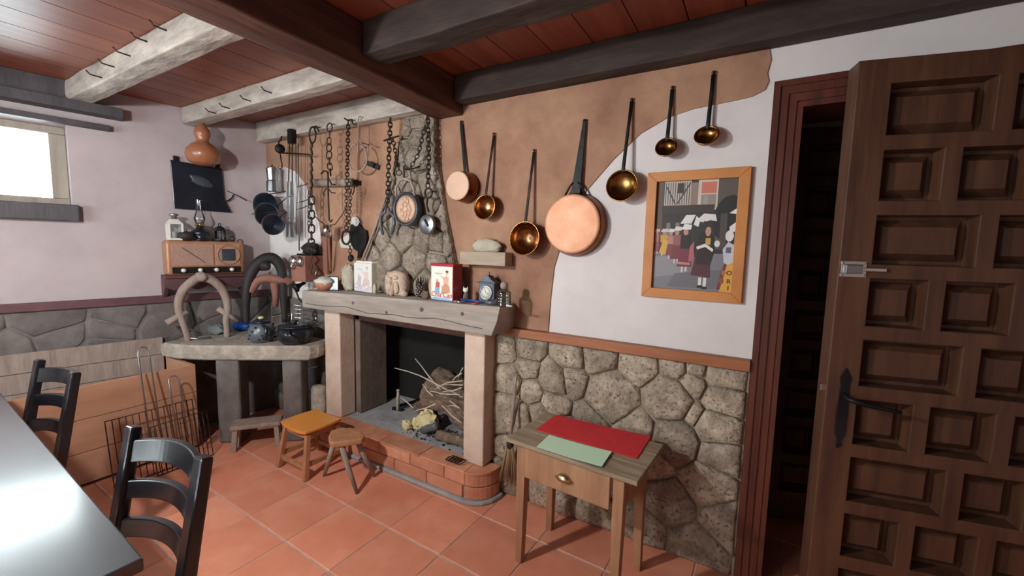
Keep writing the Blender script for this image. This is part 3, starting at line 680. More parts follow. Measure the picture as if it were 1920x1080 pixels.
# three-legged milking stool
ms = thing('milking_stool', 'three-legged rustic milking stool with worn triangular seat', 'stool', (-2.0, 1.535, 0))
tp = [(-.115, -.02), (-.1, .045), (-.04, .075), (.05, .07), (.115, .045), (.125, .01), (.08, -.05), (.03, -.105), (.0, -.11), (-.06, -.075)]
part('seat', M().prism(tp, lambda a, b, d: Vector((a, b, d)), .262, .298), m_stool, ms, .009)
for a, b in (((-.06, -.03, .27), (-.17, -.03, 0)), ((.03, -.06, .27), (.145, -.045, 0)), ((.05, .03, .27), (.09, .13, 0))):
    a = Vector(a); b = Vector(b); mid = (a+b)/2+Vector((.012, -.01, 0)); part('leg', M().tube([a, mid, b], [.016, .015, .01], 7), m_palewood, ms)
# little side table with drawer
SR = math.atan2(-.04, .575)
tt = thing('side_table', 'little old wooden side table with a single drawer by the stone wall', 'table', (-.885, 1.49, 0), SR)
TW, TD, TH = .578, .36, .585
for y0, y1 in ((0, .118), (.12, .24), (.242, TD)): part('top_board', M().box((0, y0, TH-.018), (TW, y1, TH)), m_tabletop, tt, .004)
for x, y, fx, fy in ((.065, .05, .055, .055), (.065, .31, .06, .325), (.50, .05, .50, .045), (.50, .31, .505, .325)):
    part('leg', M().bar((fx, fy, 0), (x, y, TH-.018), .032, .032, .046, .046), m_tablewood, tt, .003)
q = M(); q.box((.03, .07, TH-.13), (.05, .29, TH-.018)); q.box((.515, .07, TH-.13), (.535, .29, TH-.018)); q.box((.09, .315, TH-.13), (.48, .333, TH-.018)); part('apron', q, m_tablewood, tt)
part('rail', M().box((.087, .04, TH-.145), (.478, .06, TH-.132)), m_tablewood, tt)
dr = part('drawer', M().box((.094, .012, TH-.155), (.472, .03, TH-.024)), m_tablewood, tt, .003)
vs = []; q = M()
for i in range(7):
    a = PI*i/6
    for j in range(5):
        b = PI/2*j/4; vs.append(Vector((.283+.034*math.cos(a), .012-.022*math.sin(a)*math.sin(b) - .0, TH-.10+.026*math.cos(b)*math.sin(a))))
q.add(vs, [(i*5+j, i*5+j+1, i*5+5+j+1, i*5+5+j) for i in range(6) for j in range(4)], True); q.box((.243, .009, TH-.104), (.323, .0125, TH-.094))
cp = part('cup_pull', q, m_brass, dr, label='brass cup pull'); sm_ = cp.modifiers.new('solid', 'SOLIDIFY'); sm_.thickness = .002
# felt mat and folded paper on it
def flat(name, label, cat, pts, z, th, mt, fold=None, wav=0):
    P4 = [Fp(u, v, z) for u, v in pts]; q = M(); n = 10; vs = []
    for i in range(n+1):
        for j in range(n+1):
            s, t_ = i/n, j/n; p = (P4[0]*(1-s)+P4[1]*s)*(1-t_)+(P4[3]*(1-s)+P4[2]*s)*t_
            h = wav*noise.noise(Vector((s*5, t_*3, 1)))*(1 if t_ in (0, 1) or s in (0, 1) else .4)
            zz = (abs(s-.5)*.012 if fold else 0)
            vs.append(Vector((p.x, p.y+h, z+zz*.5+.001)))
    k = len(vs); vs += [p+Vector((0, 0, th)) for p in vs]; fs = []
    for i in range(n):
        for j in range(n):
            a = i*(n+1)+j; fs += [(a, a+1, a+n+2, a+n+1), (k+a, k+a+n+1, k+a+n+2, k+a+1)]
    bd = [i*(n+1) for i in range(n+1)]+[n*(n+1)+j for j in range(1, n+1)]+[i*(n+1)+n for i in range(n-1, -1, -1)]+list(range(n-1, 0, -1))
    for i in range(len(bd)): a, b = bd[i], bd[(i+1) % len(bd)]; fs.append((a, b, k+b, k+a))
    q.add(vs, fs); return wsolo(name, label, cat, q, mt)
flat('felt_mat', 'red felt mat lying on the little side table', 'mat', [(1041.5, 779), (1220, 820), (1194.5, 861), (1005, 806.7)], TH, .003, m_red, wav=.004)
flat('folded_paper', 'pale green folded paper at the edge of the side table', 'paper', [(1029.8, 817), (1147, 848.7), (1128, 877), (1005.5, 840)], TH+.0035, .0008, m_green, fold=True)

# ================================================================== COPPER AND LADLES ON THE WALL
def zr(u, v, h, d): return abs(Wp(u, v-h, d).z-Wp(u, v+h, d).z)/2
def axisT(c, n):        # lathe axis along n, at c
    return Matrix.Translation(Vector(c)) @ Vector((0, 0, 1)).rotation_difference(Vector(n).normalized()).to_matrix().to_4x4()
def nail(t, p, m_=None): part('nail', M().cyl(p+Vector((0, .018, 0)), p+Vector((0, -.012, .002)), .003, 6), m_rust, t)
def ladle(name, label, hook, bowl, half, mt, tilt, deep=.75, hm=m_blackiron, dd=.07, hw=.012):
    base = Wp(*hook, .012); t = thing(name, label, 'ladle', base, 0, 'copper and brass utensils hung on the wall')
    c = lo(t, Wp(*bowl, dd)); r = zr(*bowl, half, dd)/max(.6, math.cos(tilt)*.96); n = Vector((0, -math.cos(tilt), math.sin(tilt)))
    pr = []; th = .003
    for i in range(8): a = PI/2*i/7; pr.append((max(.0002, r*math.sin(a)), -r*deep*math.cos(a)))
    pr += [(r+.003, .001), (r+.003, .004), (r-.002, .004)]
    for i in range(7, -1, -1): a = PI/2*i/7; pr.append((max(.0002, (r-th)*math.sin(a)), -(r*deep-th)*math.cos(a)))
    part('bowl', M().lathe(pr, 24, axisT(c, n)), mt, t)
    up = Vector((0, math.sin(tilt), math.cos(tilt))); top = c+up*(r+.001)
    part('handle', M().tube([top-up*.012+n*.0, top+Vector((0, .004, .02)), (top+Vector((0, 0, 0)))*.4+Vector((0, -.004, 0)), Vector((0, -.004, 0))], [hw*.75, hw*.7, hw*.62, hw*.7], 8, flat=.4), hm, t)
    part('hook_loop', M().tube(arc((0, -.004, .006), .007, 0, 2*PI*.95, 10, (1, 0, 0), (0, 0, 1)), .0022, 6), mt, t)
    nail(t, Vector((0, -.003, .006)))
def pan(name, label, hook, disc, half, depth, bm_, sm_, hw0, hw1, braces=False):
    base = Wp(*hook, .012); t = thing(name, label, 'pan', base, 0, 'copper and brass utensils hung on the wall')
    c = lo(t, Wp(*disc, depth)); r = zr(*disc, half, depth); c0 = Vector((c.x, -.002, c.z))
    T = axisT(Vector((c.x, 0, c.z)), (0, -1, 0)); D = -c.y
    pr = [(r*.985, D-.006), (r*1.01, D-.016), (r*1.06, .012), (r*1.075, .006), (r*1.03, .006), (r*.985, D-.02)]
    part('side_wall', M().lathe(pr, 32, T), sm_, t)
    part('bottom', M().lathe([(r*.99, D-.0145), (r*.985, D-.004), (r*.955, D), (r*.9, D+.0008), (.0002, D+.0008)], 32, T), bm_, t)
    top = Vector((c.x, -.02, c.z+r*1.05))
    part('handle', M().bar(top+Vector((0, 0, -.015)), Vector((0, -.006, 0)), hw0, .007, hw1, .006, up=(0, 1, 0)), m_blackiron, t, .002)
    if braces:
        for s in (-1, 1): part('brace', M().tube([top+Vector((s*.012, 0, .05)), top+Vector((s*.028, 0, .035)), top+Vector((s*.06, 0, -.022))], .005, 6), m_blackiron, t)
    part('hook_loop', M().tube(arc((0, -.006, .006), .008, 0, 2*PI*.95, 10), .003, 6), m_blackiron, t); nail(t, Vector((0, -.005, .006)))
pan('saucepan', 'small deep saucepan hung with its pale copper base outward', (866, 232), (857, 348), 28, .105, m_tin, m_copperd, .016, .02)
ladle('ladle', 'small reddish copper ladle hung left of the wide brass dipper over the wooden bracket', (927, 254), (909, 388), 22, m_copin, .12, .85, m_rust)
ladle('dipper', 'wide brassy dipper with deep round cup beside the big copper pan', (1002, 285), (983, 447), 30, m_copin, .1, .9, m_rust, .08)
pan('frying_pan', 'big round pan with broad bright copper base and iron handle', (1097, 230), (1071, 420), 57, .07, m_copper, m_copperd, .05, .018, True)
ladle('skimmer_ladle', 'wide dark bronze ladle hung above the framed photograph', (1185, 190), (1166, 348), 28, m_bronze, .12, .6)
ladle('ladle', 'small bronze ladle with brass rim, the lower of two on the white arch', (1261, 168), (1249, 276), 17, m_bronze, .35, .8, dd=.055)
ladle('ladle', 'small brassy ladle hung by the door, the higher of two on the white arch', (1338, 140), (1325, 254), 18, m_bronze, .5, .75, dd=.055)

# ================================================================== FRAMED PHOTOGRAPH
pf = thing('framed_photograph', 'pine-framed photograph of a costumed street procession', 'picture', (-.445, YW-.001, 1.2))
FW, FH, FB = .405, .556, .042
for p in ([(0, 0), (FW, 0), (FW-FB, FB), (FB, FB)], [(0, FH), (FB, FH-FB), (FW-FB, FH-FB), (FW, FH)], [(0, 0), (FB, FB), (FB, FH-FB), (0, FH)], [(FW, 0), (FW, FH), (FW-FB, FH-FB), (FW-FB, FB)]):
    part('frame_bar', M().prism(p, lambda a, b, d: Vector((a, -d, b)), .0, .022), mat('frame_pine', '#b8743a', '#c98647', 5, .5, st=(1, 1, 1), bump=.05), pf, .002)
IW, IH = FW-2*FB, FH-2*FB
cols = {}
def cm(h):
    if h not in cols: cols[h] = len(cols)
    return cols[h]
PR = []
def pg(h, *pts): PR.append((cm(h), pts))
def rc(h, x0, y0, x1, y1): pg(h, (x0, y0), (x1, y0), (x1, y1), (x0, y1))
def el(h, x, y, rx, ry, n=10): pg(h, *[(x+rx*math.cos(2*PI*i/n), y+ry*math.sin(2*PI*i/n)) for i in range(n)])
rc('#2d2829', 0, 0, 1, 1); rc('#77757b', 0, .66, 1, 1); pg('#8a888d', (0, .7), (.5, .68), (.45, .85), (0, .9)); pg('#67656b', (.3, .85), (.9, .8), (.8, .98), (.2, .98)); rc('#5d4a40', 0, 0, .09, .5)
rc('#b3aca3', .1, .0, .44, .22)
for i in range(11): rc('#4a4341', .115+.03*i, .01, .125+.03*i, .215)
rc('#3a302d', .27, .02, .35, .11); pg('#4a3c36', (.12, .05), (.14, .05), (.26, .21), (.24, .21)); pg('#4a3c36', (.42, .02), (.44, .02), (.28, .21), (.26, .21))
rc('#8a7468', .44, .02, .54, .24); rc('#c4bab0', .53, 0, .78, .27); rc('#c2705c', .57, .02, .75, .12); rc('#8f857c', .57, .13, .75, .25); rc('#9d948a', .6, .14, .65, .24)
rc('#3b302b', .08, .22, .74, .29); rc('#574d46', .77, 0, 1, .62); el('#1d1a1c', .95, .36, .22, .22, 16); rc('#1d1a1c', .76, .34, .84, .5); rc('#4a403b', .82, .3, .9, .62)
for x in (.15, .27): rc('#7b726b', x, .38, x+.05, .5)
def fig(x, y0, h, skirt, bod, hat='#d8d5d2', w=.1):
    pg(skirt, (x-w*.45, y0-h*.55), (x+w*.45, y0-h*.55), (x+w*.8, y0-h*.12), (x-w*.8, y0-h*.12)); rc('#c9c3bd', x-w*.3, y0-h*.12, x-w*.1, y0); rc('#c9c3bd', x+w*.1, y0-h*.12, x+w*.3, y0-.01)
    pg(bod, (x-w*.5, y0-h*.78), (x+w*.5, y0-h*.78), (x+w*.45, y0-h*.5), (x-w*.45, y0-h*.5)); el('#b98a75', x, y0-h*.85, w*.27, h*.07)
    pg(hat, (x-w*.5, y0-h*.9), (x-w*.2, y0-h*1.02), (x+w*.6, y0-h*1.0), (x+w*.5, y0-h*.9))
fig(.03, .68, .24, '#8a4a4f', '#a86a66', '#cbb0a8', .07); fig(.13, .69, .25, '#5b2b30', '#c79a3c', '#c9c5c0', .1); pg('#cfa344', (.07, .66), (.12, .54), (.2, .55), (.24, .65), (.15, .68)); fig(.22, .72, .28, '#7d3f47', '#b77f79', '#d8d5d2', .08)
fig(.30, .76, .34, '#73343c', '#8d5a5c', '#d5d2cf', .1); fig(.41, .84, .44, '#71303a', '#241c1f', '#e0dddA', .12); pg('#dedbd6', (.33, .39), (.4, .31), (.52, .31), (.47, .39)); pg('#b77f79', (.32, .74), (.48, .75), (.48, .77), (.32, .765)); pg('#a85d66', (.47, .6), (.52, .55), (.53, .72), (.46, .74))
pg('#1e181b', (.52, .62), (.6, .46), (.74, .5), (.78, .62), (.72, .8), (.56, .8)); pg('#52242d', (.5, .86), (.56, .62), (.72, .62), (.74, .88)); pg('#2a1a1f', (.56, .62), (.74, .62), (.72, .76), (.55, .76)); rc('#d6d2cd', .6, .88, .64, .96); rc('#d6d2cd', .66, .88, .7, .96); rc('#1d1a1c', .59, .95, .65, .975); rc('#1d1a1c', .64, .96, .71, .985)
pg('#dcd8d3', (.55, .6), (.66, .57), (.76, .62), (.75, .645), (.66, .6), (.56, .625)); el('#b98a75', .685, .46, .035, .045); rc('#c29a4a', .66, .52, .72, .58); pg('#d9d6d3', (.53, .36), (.62, .3), (.76, .31), (.78, .37), (.7, .36), (.62, .38)); pg('#2a2325', (.62, .37), (.75, .37), (.74, .42), (.63, .42)); pg('#dedbd6', (.53, .32), (.58, .36), (.56, .42), (.5, .4)); el('#d2cfcb', .8, .57, .035, .03)
pg('#b9bcc4', (.87, .62), (.93, .55), (1, .58), (1, .75), (.9, .77)); el('#d8d6d4', .94, .5, .05, .05); pg('#dedcda', (.92, .3), (1, .26), (1, .31)); rc('#55586a', .91, .6, .97, .65); pg('#dad7d3', (.93, .42), (1, .38), (1, .46), (.94, .47))
pg('#6d3038', (.82, .98), (.9, .74), (1, .78), (1, .98)); pg('#cf9c3e', (.93, .76), (1, .73), (1, 1), (.86, 1), (.9, .88)); el('#8a4a2f', .88, .9, .03, .03); el('#a8682f', .9, .83, .025, .025)
q = M()
for i, (ci, pts) in enumerate(PR):
    q.add([Vector((FB+min(1, max(0, x))*IW, -.006-.00002*i, FH-FB-min(1, max(0, y))*IH)) for x, y in pts], [tuple(range(len(pts)))], False, ci)
me = q.mesh('print', [mat('print_'+h[1:], h, h, 5, .55) for h in cols])
part('print', me, None, pf)
part('backing', M().box((.005, -.0055, .005), (FW-.005, 0, FH-.005)), m_ink, pf)
def text(body, size, shear=0.0):
    cu = bpy.data.curves.new('txt', 'FONT'); cu.body = body; cu.size = size; cu.align_x = 'CENTER'; cu.shear = shear; cu.extrude = 0; cu.offset = size*.012
    ob = bpy.data.objects.new('txt', cu); C.objects.link(ob); bpy.context.view_layer.update()
    me = bpy.data.meshes.new_from_object(ob.evaluated_get(bpy.context.evaluated_depsgraph_get())); bpy.data.objects.remove(ob)
    q = M(); q.add([Vector((v.co.x, 0, v.co.y)) for v in me.vertices], [tuple(p.vertices) for p in me.polygons]); bpy.data.meshes.remove(me); return q
for ch, y in (('O', .845), ('R', .92), ('I', .98)):
    q = text(ch, .026); q.v = [p+Vector((FB+.965*IW, -.0092, FH-FB-y*IH)) for p in q.v]; part('lettering', q, m_ink, pf)

# ================================================================== ON THE MANTEL
def on_mantel(u, v):
    p = Fp(u, v, 1.09)
    for _ in range(6): p = Fp(u, v, mtop(p.x))
    return p
def tin(label, bl, br, vtop, depth, lidm, sidem, fade):
    a = on_mantel(*bl); b = on_mantel(*br); a.z = b.z = max(a.z, b.z)+.001; rz = math.atan2(b.y-a.y, b.x-a.x); wd = (b-a).length
    H = Vp(bl[0], vtop, a).z-a.z
    t = thing('cocoa_tin', label, 'tin', a, rz)
    part('body', M().box((0, 0, 0), (wd, depth, H-.012)), [sidem], t, .002)
    part('lid', M().box((-.002, -.002, H-.014), (wd+.002, depth+.002, H)), lidm, t, .002)
    k = lambda h: mat('tin_'+h[1:]+str(fade), tuple(lin(h)[i]*(1-fade)+lin('#e4e6e6')[i]*fade for i in range(3)), None, 5, .4)
    F = []; fr = lambda h, *p: F.append((h, p)); FHH = H-.014
    E_ = lambda h, x, y, rx, ry: fr(h, *[(x+rx*math.cos(2*PI*i/12), y+ry*math.sin(2*PI*i/12)) for i in range(12)])
    fr('#e9e6dc', (.02, .005), (.98, .005), (.98, .99), (.02, .99))
    fr('#7fb4e0', (.02, .005), (.98, .005), (.98, .05), (.02, .05)); fr('#3d62a8', (.12, .055), (.85, .06), (.85, .075), (.12, .07))
    fr('#c98f6e', (.48, .22), (.88, .24), (.86, .42), (.74, .5), (.62, .5), (.52, .4)); fr('#d9a88a', (.6, .48), (.8, .5), (.82, .68), (.7, .72), (.56, .66)); fr('#d9a88a', (.3, .76), (.36, .74), (.62, .6), (.62, .66)); E_('#b7b3ab', .36, .78, .19, .025); E_('#d9b29a', .74, .8, .065, .06); E_('#4a3830', .74, .845, .07, .035); fr('#e3ded2', (.34, .79), (.42, .79), (.42, .88), (.34, .88))
    fr('#c2474b', (.22, .36), (.4, .36), (.42, .5), (.36, .54), (.24, .53)); fr('#7ba6bd', (.2, .2), (.4, .2), (.4, .37), (.2, .37)); E_('#d9a88a', .29, .57, .055, .045); fr('#6fa3a8', (.46, .2), (.62, .18), (.64, .22), (.5, .26)); fr('#7ba6bd', (.2, .2), (.28, .2), (.28, .16), (.2, .16))
    q = M(); hs_ = []
    for i, (h, pts) in enumerate(F):
        if h not in hs_: hs_.append(h)
        q.add([Vector((x*wd, -.0012-.00003*i, y*FHH)) for x, y in pts], [tuple(range(len(pts)))], False, hs_.index(h))
    part('front_print', q, [k(h) for h in hs_], t)
    q = text('Cola Cao', wd*.245, .25); q.v = [Vector((p.x+wd*.49, -.0023, p.z+FHH*.095)) for p in q.v]
    part('lettering', q, k('#cf2f33'), t)
tin('faded white and blue cocoa tin with grey lid and sides', (664, 546), (698, 550), 488, .072, m_ivory, m_palest, .55)
tin('red-sided cocoa tin with a cream front', (808, 562), (849, 566), 493, .075, m_tinred, m_tinred, 0.05)
def wedge(pu, pv): return on_mantel(pu, pv)
# carved stone head
P = on_mantel(735, 555); cs = thing('carved_stone', 'carved stone block with a worn figure relief on the mantel', 'carving', P+Vector((0, .045, .001)), math.radians(-8))
q = M(); vs = []; n = 16; mm = 11
for i in range(mm+1):
    th = PI*i/mm
    for j in range(n):
        ph = 2*PI*j/n; d = Vector((math.sin(th)*math.cos(ph), math.sin(th)*math.sin(ph), math.cos(th))); s_ = max(abs(d.x), abs(d.y), abs(d.z)); k = (1-.45)+.45/s_*.9
        k *= 1+.1*noise.noise(d*4); vs.append(Vector((d.x*.1*k, d.y*.044*k, max(-.074, d.z*.085*k)+.074)))
q.add(vs, [(i*n+j, (i+1)*n+j, (i+1)*n+(j+1) % n, i*n+(j+1) % n) for i in range(mm) for j in range(n)], True)
part('block', q, m_carved, cs)
for c, rd in (((-.015, -.042, .095), (.02, .02, .024)), ((-.02, -.044, .06), (.024, .018, .03)), ((-.045, -.04, .05), (.01, .014, .034)), ((.012, -.04, .045), (.01, .016, .035)), ((.045, -.04, .055), (.022, .016, .04)), ((-.03, -.042, .022), (.012, .016, .02)), ((.0, -.044, .02), (.012, .016, .022)), ((-.05, -.036, .11), (.018, .015, .02)), ((.03, -.036, .115), (.03, .016, .014))):
    part('relief', M().ell(c, rd, 10, 7, .2, 3), m_carved, cs)
# little stones and corals, pine cone
def lump(name, label, cat, px, sz, mt, amp=.35, fr=3, sd=0, group=None, py=.0):
    P = on_mantel(*px)+Vector((0, py, 0)); q = M().ell((0, 0, sz[2]*.9), sz, 14, 10, amp, fr, seed=sd); z0 = min(p.z for p in q.v); q.v = [Vector((p.x, p.y, max(p.z, z0+sz[2]*.25)-z0-sz[2]*.25)) for p in q.v]
    return solo(name, label, cat, q, mt, P+Vector((0, 0, .001)))
lump('pale_rock', 'tall pale rough rock beside the faded cocoa tin', 'stone', (648, 545), (.058, .045, .1), m_palest, .3, 4, 2, py=.03)
lump('shell_cluster', 'knobbly whitish shell cluster behind the small black frame', 'shells', (634, 541), (.035, .03, .06), m_rag, .7, 7, 3, py=.07)
lump('pebble', 'low tan pebble next to the carved stone', 'stone', (757, 556), (.03, .022, .02), m_carved, .3, 3, 4)
lump('pebble', 'round grey-brown pebble touching the cream-fronted tin', 'stone', (798, 561), (.026, .022, .026), m_bark, .3, 3, 6)
lump('small_rock', 'small upright rock wedged between faded tin and carved stone', 'stone', (703, 551), (.014, .014, .036), m_palest, .3, 4, 8)
lump('rose_rock', 'pinkish rounded rock behind the pine cone', 'stone', (802, 559), (.04, .025, .075), m_carved, .2, 2, 9, py=.055)
P = on_mantel(783, 559); pc = thing('pine_cone', 'open brown pine cone standing between the two tins', 'pine cone', P+Vector((0, .02, .001)))
q = M().lathe([(.0002, 0), (.012, .004), (.014, .05), (.004, .085), (.0002, .088)], 10); part('core', q, m_bark, pc)
q = M()
for i in range(46):
    a = i*2.4; z = .008+i*.0016; r = .03*(1-(i/52)**2)+.004; T = Matrix.Translation((math.cos(a)*r*.7, math.sin(a)*r*.7, z)) @ Matrix.Rotation(a, 4, 'Z') @ Matrix.Rotation(-.5, 4, 'Y')
    q.ell((0, 0, 0), (.012, .008, .004), 6, 4, T=None); k = len(q.v)-35
    q.v[k:] = [T @ p for p in q.v[k:]]
part('scales', q, m_palewood, pc)
# bowl with cloth, small easel frame, owl, clock, ashtray, jar ...
tb_ = thing('terracotta_bowl', 'small terracotta bowl holding a white cloth', 'bowl', Vector((-2.60, 1.84, mtop(-2.60)+.001)))
part('bowl', M().lathe([(.0002, 0), (.035, .0), (.06, .03), (.068, .055), (.064, .055), (.055, .032), (.03, .008), (.0002, .008)], 24), m_terra, tb_)
q = M().ell((.0, 0, .06), (.074, .06, .035), 18, 10, .35, 5, seed=5); part('cloth', q, m_rag, tb_)
P = on_mantel(624, 545); ef = thing('easel_frame', 'tiny black easel frame by the terracotta bowl', 'frame', P+Vector((.01, .0, .001)), math.radians(25))
q = M(); q.box((-.035, 0, 0), (-.03, .004, .1)); q.box((.03, 0, 0), (.035, .004, .1)); q.box((-.035, 0, 0), (.035, .004, .006)); q.box((-.035, 0, .094), (.035, .004, .1)); part('frame', q, m_blackiron, ef); part('picture', M().box((-.03, .001, .006), (.03, .003, .094)), m_steel, ef); part('strut', M().bar((0, .004, .08), (0, .045, .002), .008, .003), m_blackiron, ef)
P = on_mantel(868, 566); ow = thing('cat_figurine', 'dark figurine with a white pointed-ear head beside the red tin', 'figurine', P+Vector((.0, .03, .001)))
part('body', M().lathe([(.0002, 0), (.016, 0), (.019, .018), (.014, .045), (.0002, .055)], 12), m_bark, ow)
q = M(); q.ell((0, -.006, .062), (.017, .014, .014), 12, 8)
for s in (-1, 1): q.tube([(s*.011, -.006, .068), (s*.014, -.006, .084)], [.007, .0008], 6)
part('head', q, m_dial, ow)
P = on_mantel(906, 569); ck = thing('mantel_clock', 'small dark pewter clock with a pediment and round dial', 'clock', P+Vector((0, .055, .001)), math.radians(4))
part('case', M().box((-.048, -.03, 0), (.048, .03, .108)), m_clockm, ck, .003)
part('cornice', M().box((-.058, -.036, .108), (.058, .036, .114)), m_clockm, ck, .001)
part('pediment', M().prism([(-.05, 0), (.05, 0), (.03, .012), (.012, .032), (0, .036), (-.012, .032), (-.03, .012)], lambda a, b, d: Vector((a, -d, .114+b)), -.02, .03), m_clockm, ck, .001)
part('finial', M().lathe([(.0002, 0), (.003, 0), (.002, .008), (.004, .012), (.0002, .018)], 8, Matrix.Translation((0, 0, .149))), m_clockm, ck)
TT = axisT((0, -.03, .056), (0, -1, 0)); part('bezel', M().lathe([(.04, 0), (.04, .006), (.034, .009), (.032, .003), (.04, 0)], 28, TT, caps=False), m_steel, ck)
di = part('dial', M().lathe([(.033, .0005), (.033, .003), (.0002, .003)], 28, TT), m_dial, ck)
part('clock_hand', M().bar((0, -.0338, .056), (-.008, -.0338, .072), .0022, .001, up=(0, 1, 0)), m_ink, di); part('clock_hand', M().bar((0, -.0342, .056), (.018, -.0342, .05), .0018, .001, up=(0, 1, 0)), m_ink, di)
for i in range(12): a = PI*i/6; part('hour_mark', M().bar((math.sin(a)*.024, -.0336, .056+math.cos(a)*.024), (math.sin(a)*.029, -.0336, .056+math.cos(a)*.029), .0022, .0008, up=(0, 1, 0)), m_ink, di)
P = on_mantel(920, 572); solo('ashtray', 'low round grey ashtray in front of the clock', 'ashtray', M().lathe([(.0002, 0), (.034, 0), (.042, .008), (.042, .018), (.036, .024), (.028, .022), (.026, .01), (.0002, .009)], 24), m_darkgrey, P+Vector((0, .02, .001)))
P = on_mantel(930, 566); lt = thing('cigarette_lighter', 'slim pale lighter standing behind the ashtray', 'lighter', P+Vector((-.012, .03, .001))); part('body', M().box((-.006, -.005, 0), (.006, .005, .05)), m_steel, lt, .002); part('cap', M().box((-.006, -.005, .051), (.006, .005, .062)), m_chrome, lt, .001); part('wheel', M().cyl((-.003, 0, .066), (.003, 0, .066), .004, 10), m_rust, lt)
P = on_mantel(954, 575); jr = thing('glass_jar', 'ribbed green glass jar with a round cork ball stopper', 'jar', P+Vector((-.034, .006, .001)))
pr = [(.0002, 0), (.034, 0)]
for i in range(5): pr += [(.037, .004+i*.0145), (.037, .011+i*.0145), (.033, .0145+i*.0145)]
pr += [(.024, .078), (.024, .086), (.021, .086), (.021, .076), (.0002, .072)]
part('glass', M().lathe(pr, 24), m_jar, jr); part('stopper', M().ell((0, 0, .105), (.021, .021, .021), 16, 10, .05, 4), m_palewood, jr, label='round cork ball stopper')
P = on_mantel(833, 567); P2 = on_mantel(905, 573)
wsolo('ballpoint_pen', 'long blue pen lying before the mantel clock', 'pen', M().cyl(on_mantel(864, 566)+Vector((0, -.0, .016)), on_mantel(905, 571)+Vector((0, 0, .013)), .0055, 10, .0045), m_blue)
sc_ = thing('scissors', 'red-handled scissors lying on the mantel edge', 'scissors', on_mantel(885, 570)+Vector((0, .004, .001)), math.radians(-4))
for s in (-1, 1):
    part('handle', M().tube(arc((.02, s*.01, .004), .014, 0, 2*PI, 14, (1, 0, 0), (0, 1, 0), .008)[:-1], .0032, 6, True), mat('red_plastic', '#c2413a', '#cf4c44', 5, .4), sc_); part('blade', M().bar((.004, s*.006, .004), (-.075, -s*.004, .004), .008, .0018, .002, .001), m_chrome, sc_)
q = M().ell((0, 0, .009), (.032, .016, .008), 14, 8, .3, 4, seed=3); solo('crumpled_foil', 'crumpled silver foil at the foot of the red tin', 'foil', q, m_chrome, on_mantel(858, 569)+Vector((0, .006, .001)))
q = M().cyl((-.016, 0, .007), (.016, 0, .005), .006, 10, .0045); solo('cork', 'tiny pale bottle cork lying right of the jar', 'cork', q, m_dial, on_mantel(962, 577)+Vector((-.022, .0, .001)))

# wooden bracket box with a stone on the wall
a = Wp(863, 485, .08); b = Wp(948, 485, .08); z0 = Wp(900, 497, .08).z; z1 = Wp(900, 472, .08).z
wsolo('wall_bracket', 'short weathered wooden beam bracket fixed to the ochre plaster', 'bracket', M().box((a.x, YW-.085, z0), (b.x, YW-.008, z1)), m_greywood, .003)
q = M().ell((0, 0, .028), (.095, .028, .045), 16, 10, .2, 3, seed=11); q.v = [Vector((p.x, p.y, max(0, p.z))) for p in q.v]
solo('cap_stone', 'rounded grey stone resting on the wooden wall bracket', 'stone', q, m_palest, ((a.x+b.x)/2+.005, YW-.045, z1))

# ================================================================== IRONWORK HUNG FROM THE JOIST
LM = {}
def link_mesh(L_, W_, r):
    k = (round(L_, 3), round(W_, 3), round(r, 4))
    if k not in LM:
        pts = [Vector((0, 0, -L_/2+W_/2))+Vector((math.sin(a)*W_/2, 0, -math.cos(a)*W_/2)) for a in [-PI/2+PI*i/5 for i in range(6)]]
        pts += [Vector((0, 0, L_/2-W_/2))+Vector((math.sin(a)*W_/2, 0, -math.cos(a)*W_/2)) for a in [PI/2+PI*i/5 for i in range(6)]]
        LM[k] = M().tube(pts, r, 6, True).mesh('link', m_rust)
    return LM[k]
def chain(t, pts, L_=.035, W_=.022, r=.0028):       # pts in the thing's own space
    me = link_mesh(L_, W_, r); step = L_-2.2*r; k = 0
    for a, b in zip(pts, pts[1:]):
        a = Vector(a); b = Vector(b); d = b-a; n = max(1, round(d.length/step)); q = Vector((0, 0, 1)).rotation_difference(d.normalized())
        for i in range(n):
            o = link('link', me, t); o.location = a+d*((i+.5)/n); o.rotation_mode = 'QUATERNION'
            o.rotation_quaternion = q @ Matrix.Rotation((k % 2)*PI/2+.5, 3, 'Z').to_quaternion(); k += 1
GI = 'old ironwork hung over the fireplace'
def hang(name, label, cat, u, v, d=.1): return thing(name, label, cat, Wp(u, v, d), 0, GI)
def W_(t, u, v, d=.1): return lo(t, Wp(u, v, d))
JD = .104
# pulley hook in the corner
t = hang('iron_pulley', 'small black iron pulley with a hook by the room corner', 'pulley', 526, 262, JD)
part('hanger', M().tube([W_(t, 528, 256, .09), W_(t, 527, 262, JD+.02), W_(t, 522, 266, JD+.02), W_(t, 524, 274, JD+.02)], .006, 6), m_blackiron, t)
part('wheel', M().lathe([(.0002, -.014), (.03, -.014), (.034, -.006), (.028, 0), (.034, .006), (.03, .014), (.0002, .014)], 18, axisT(W_(t, 525, 279, JD+.02), (1, -.4, 0))), m_blackiron, t)
part('hook', M().tube([W_(t, 525, 286, JD+.02), W_(t, 527, 300, JD+.02), W_(t, 529, 308, JD+.02), W_(t, 529, 314, JD+.02), W_(t, 525, 317, JD+.02), W_(t, 521, 314, JD+.02)], .004, 6), m_blackiron, t)
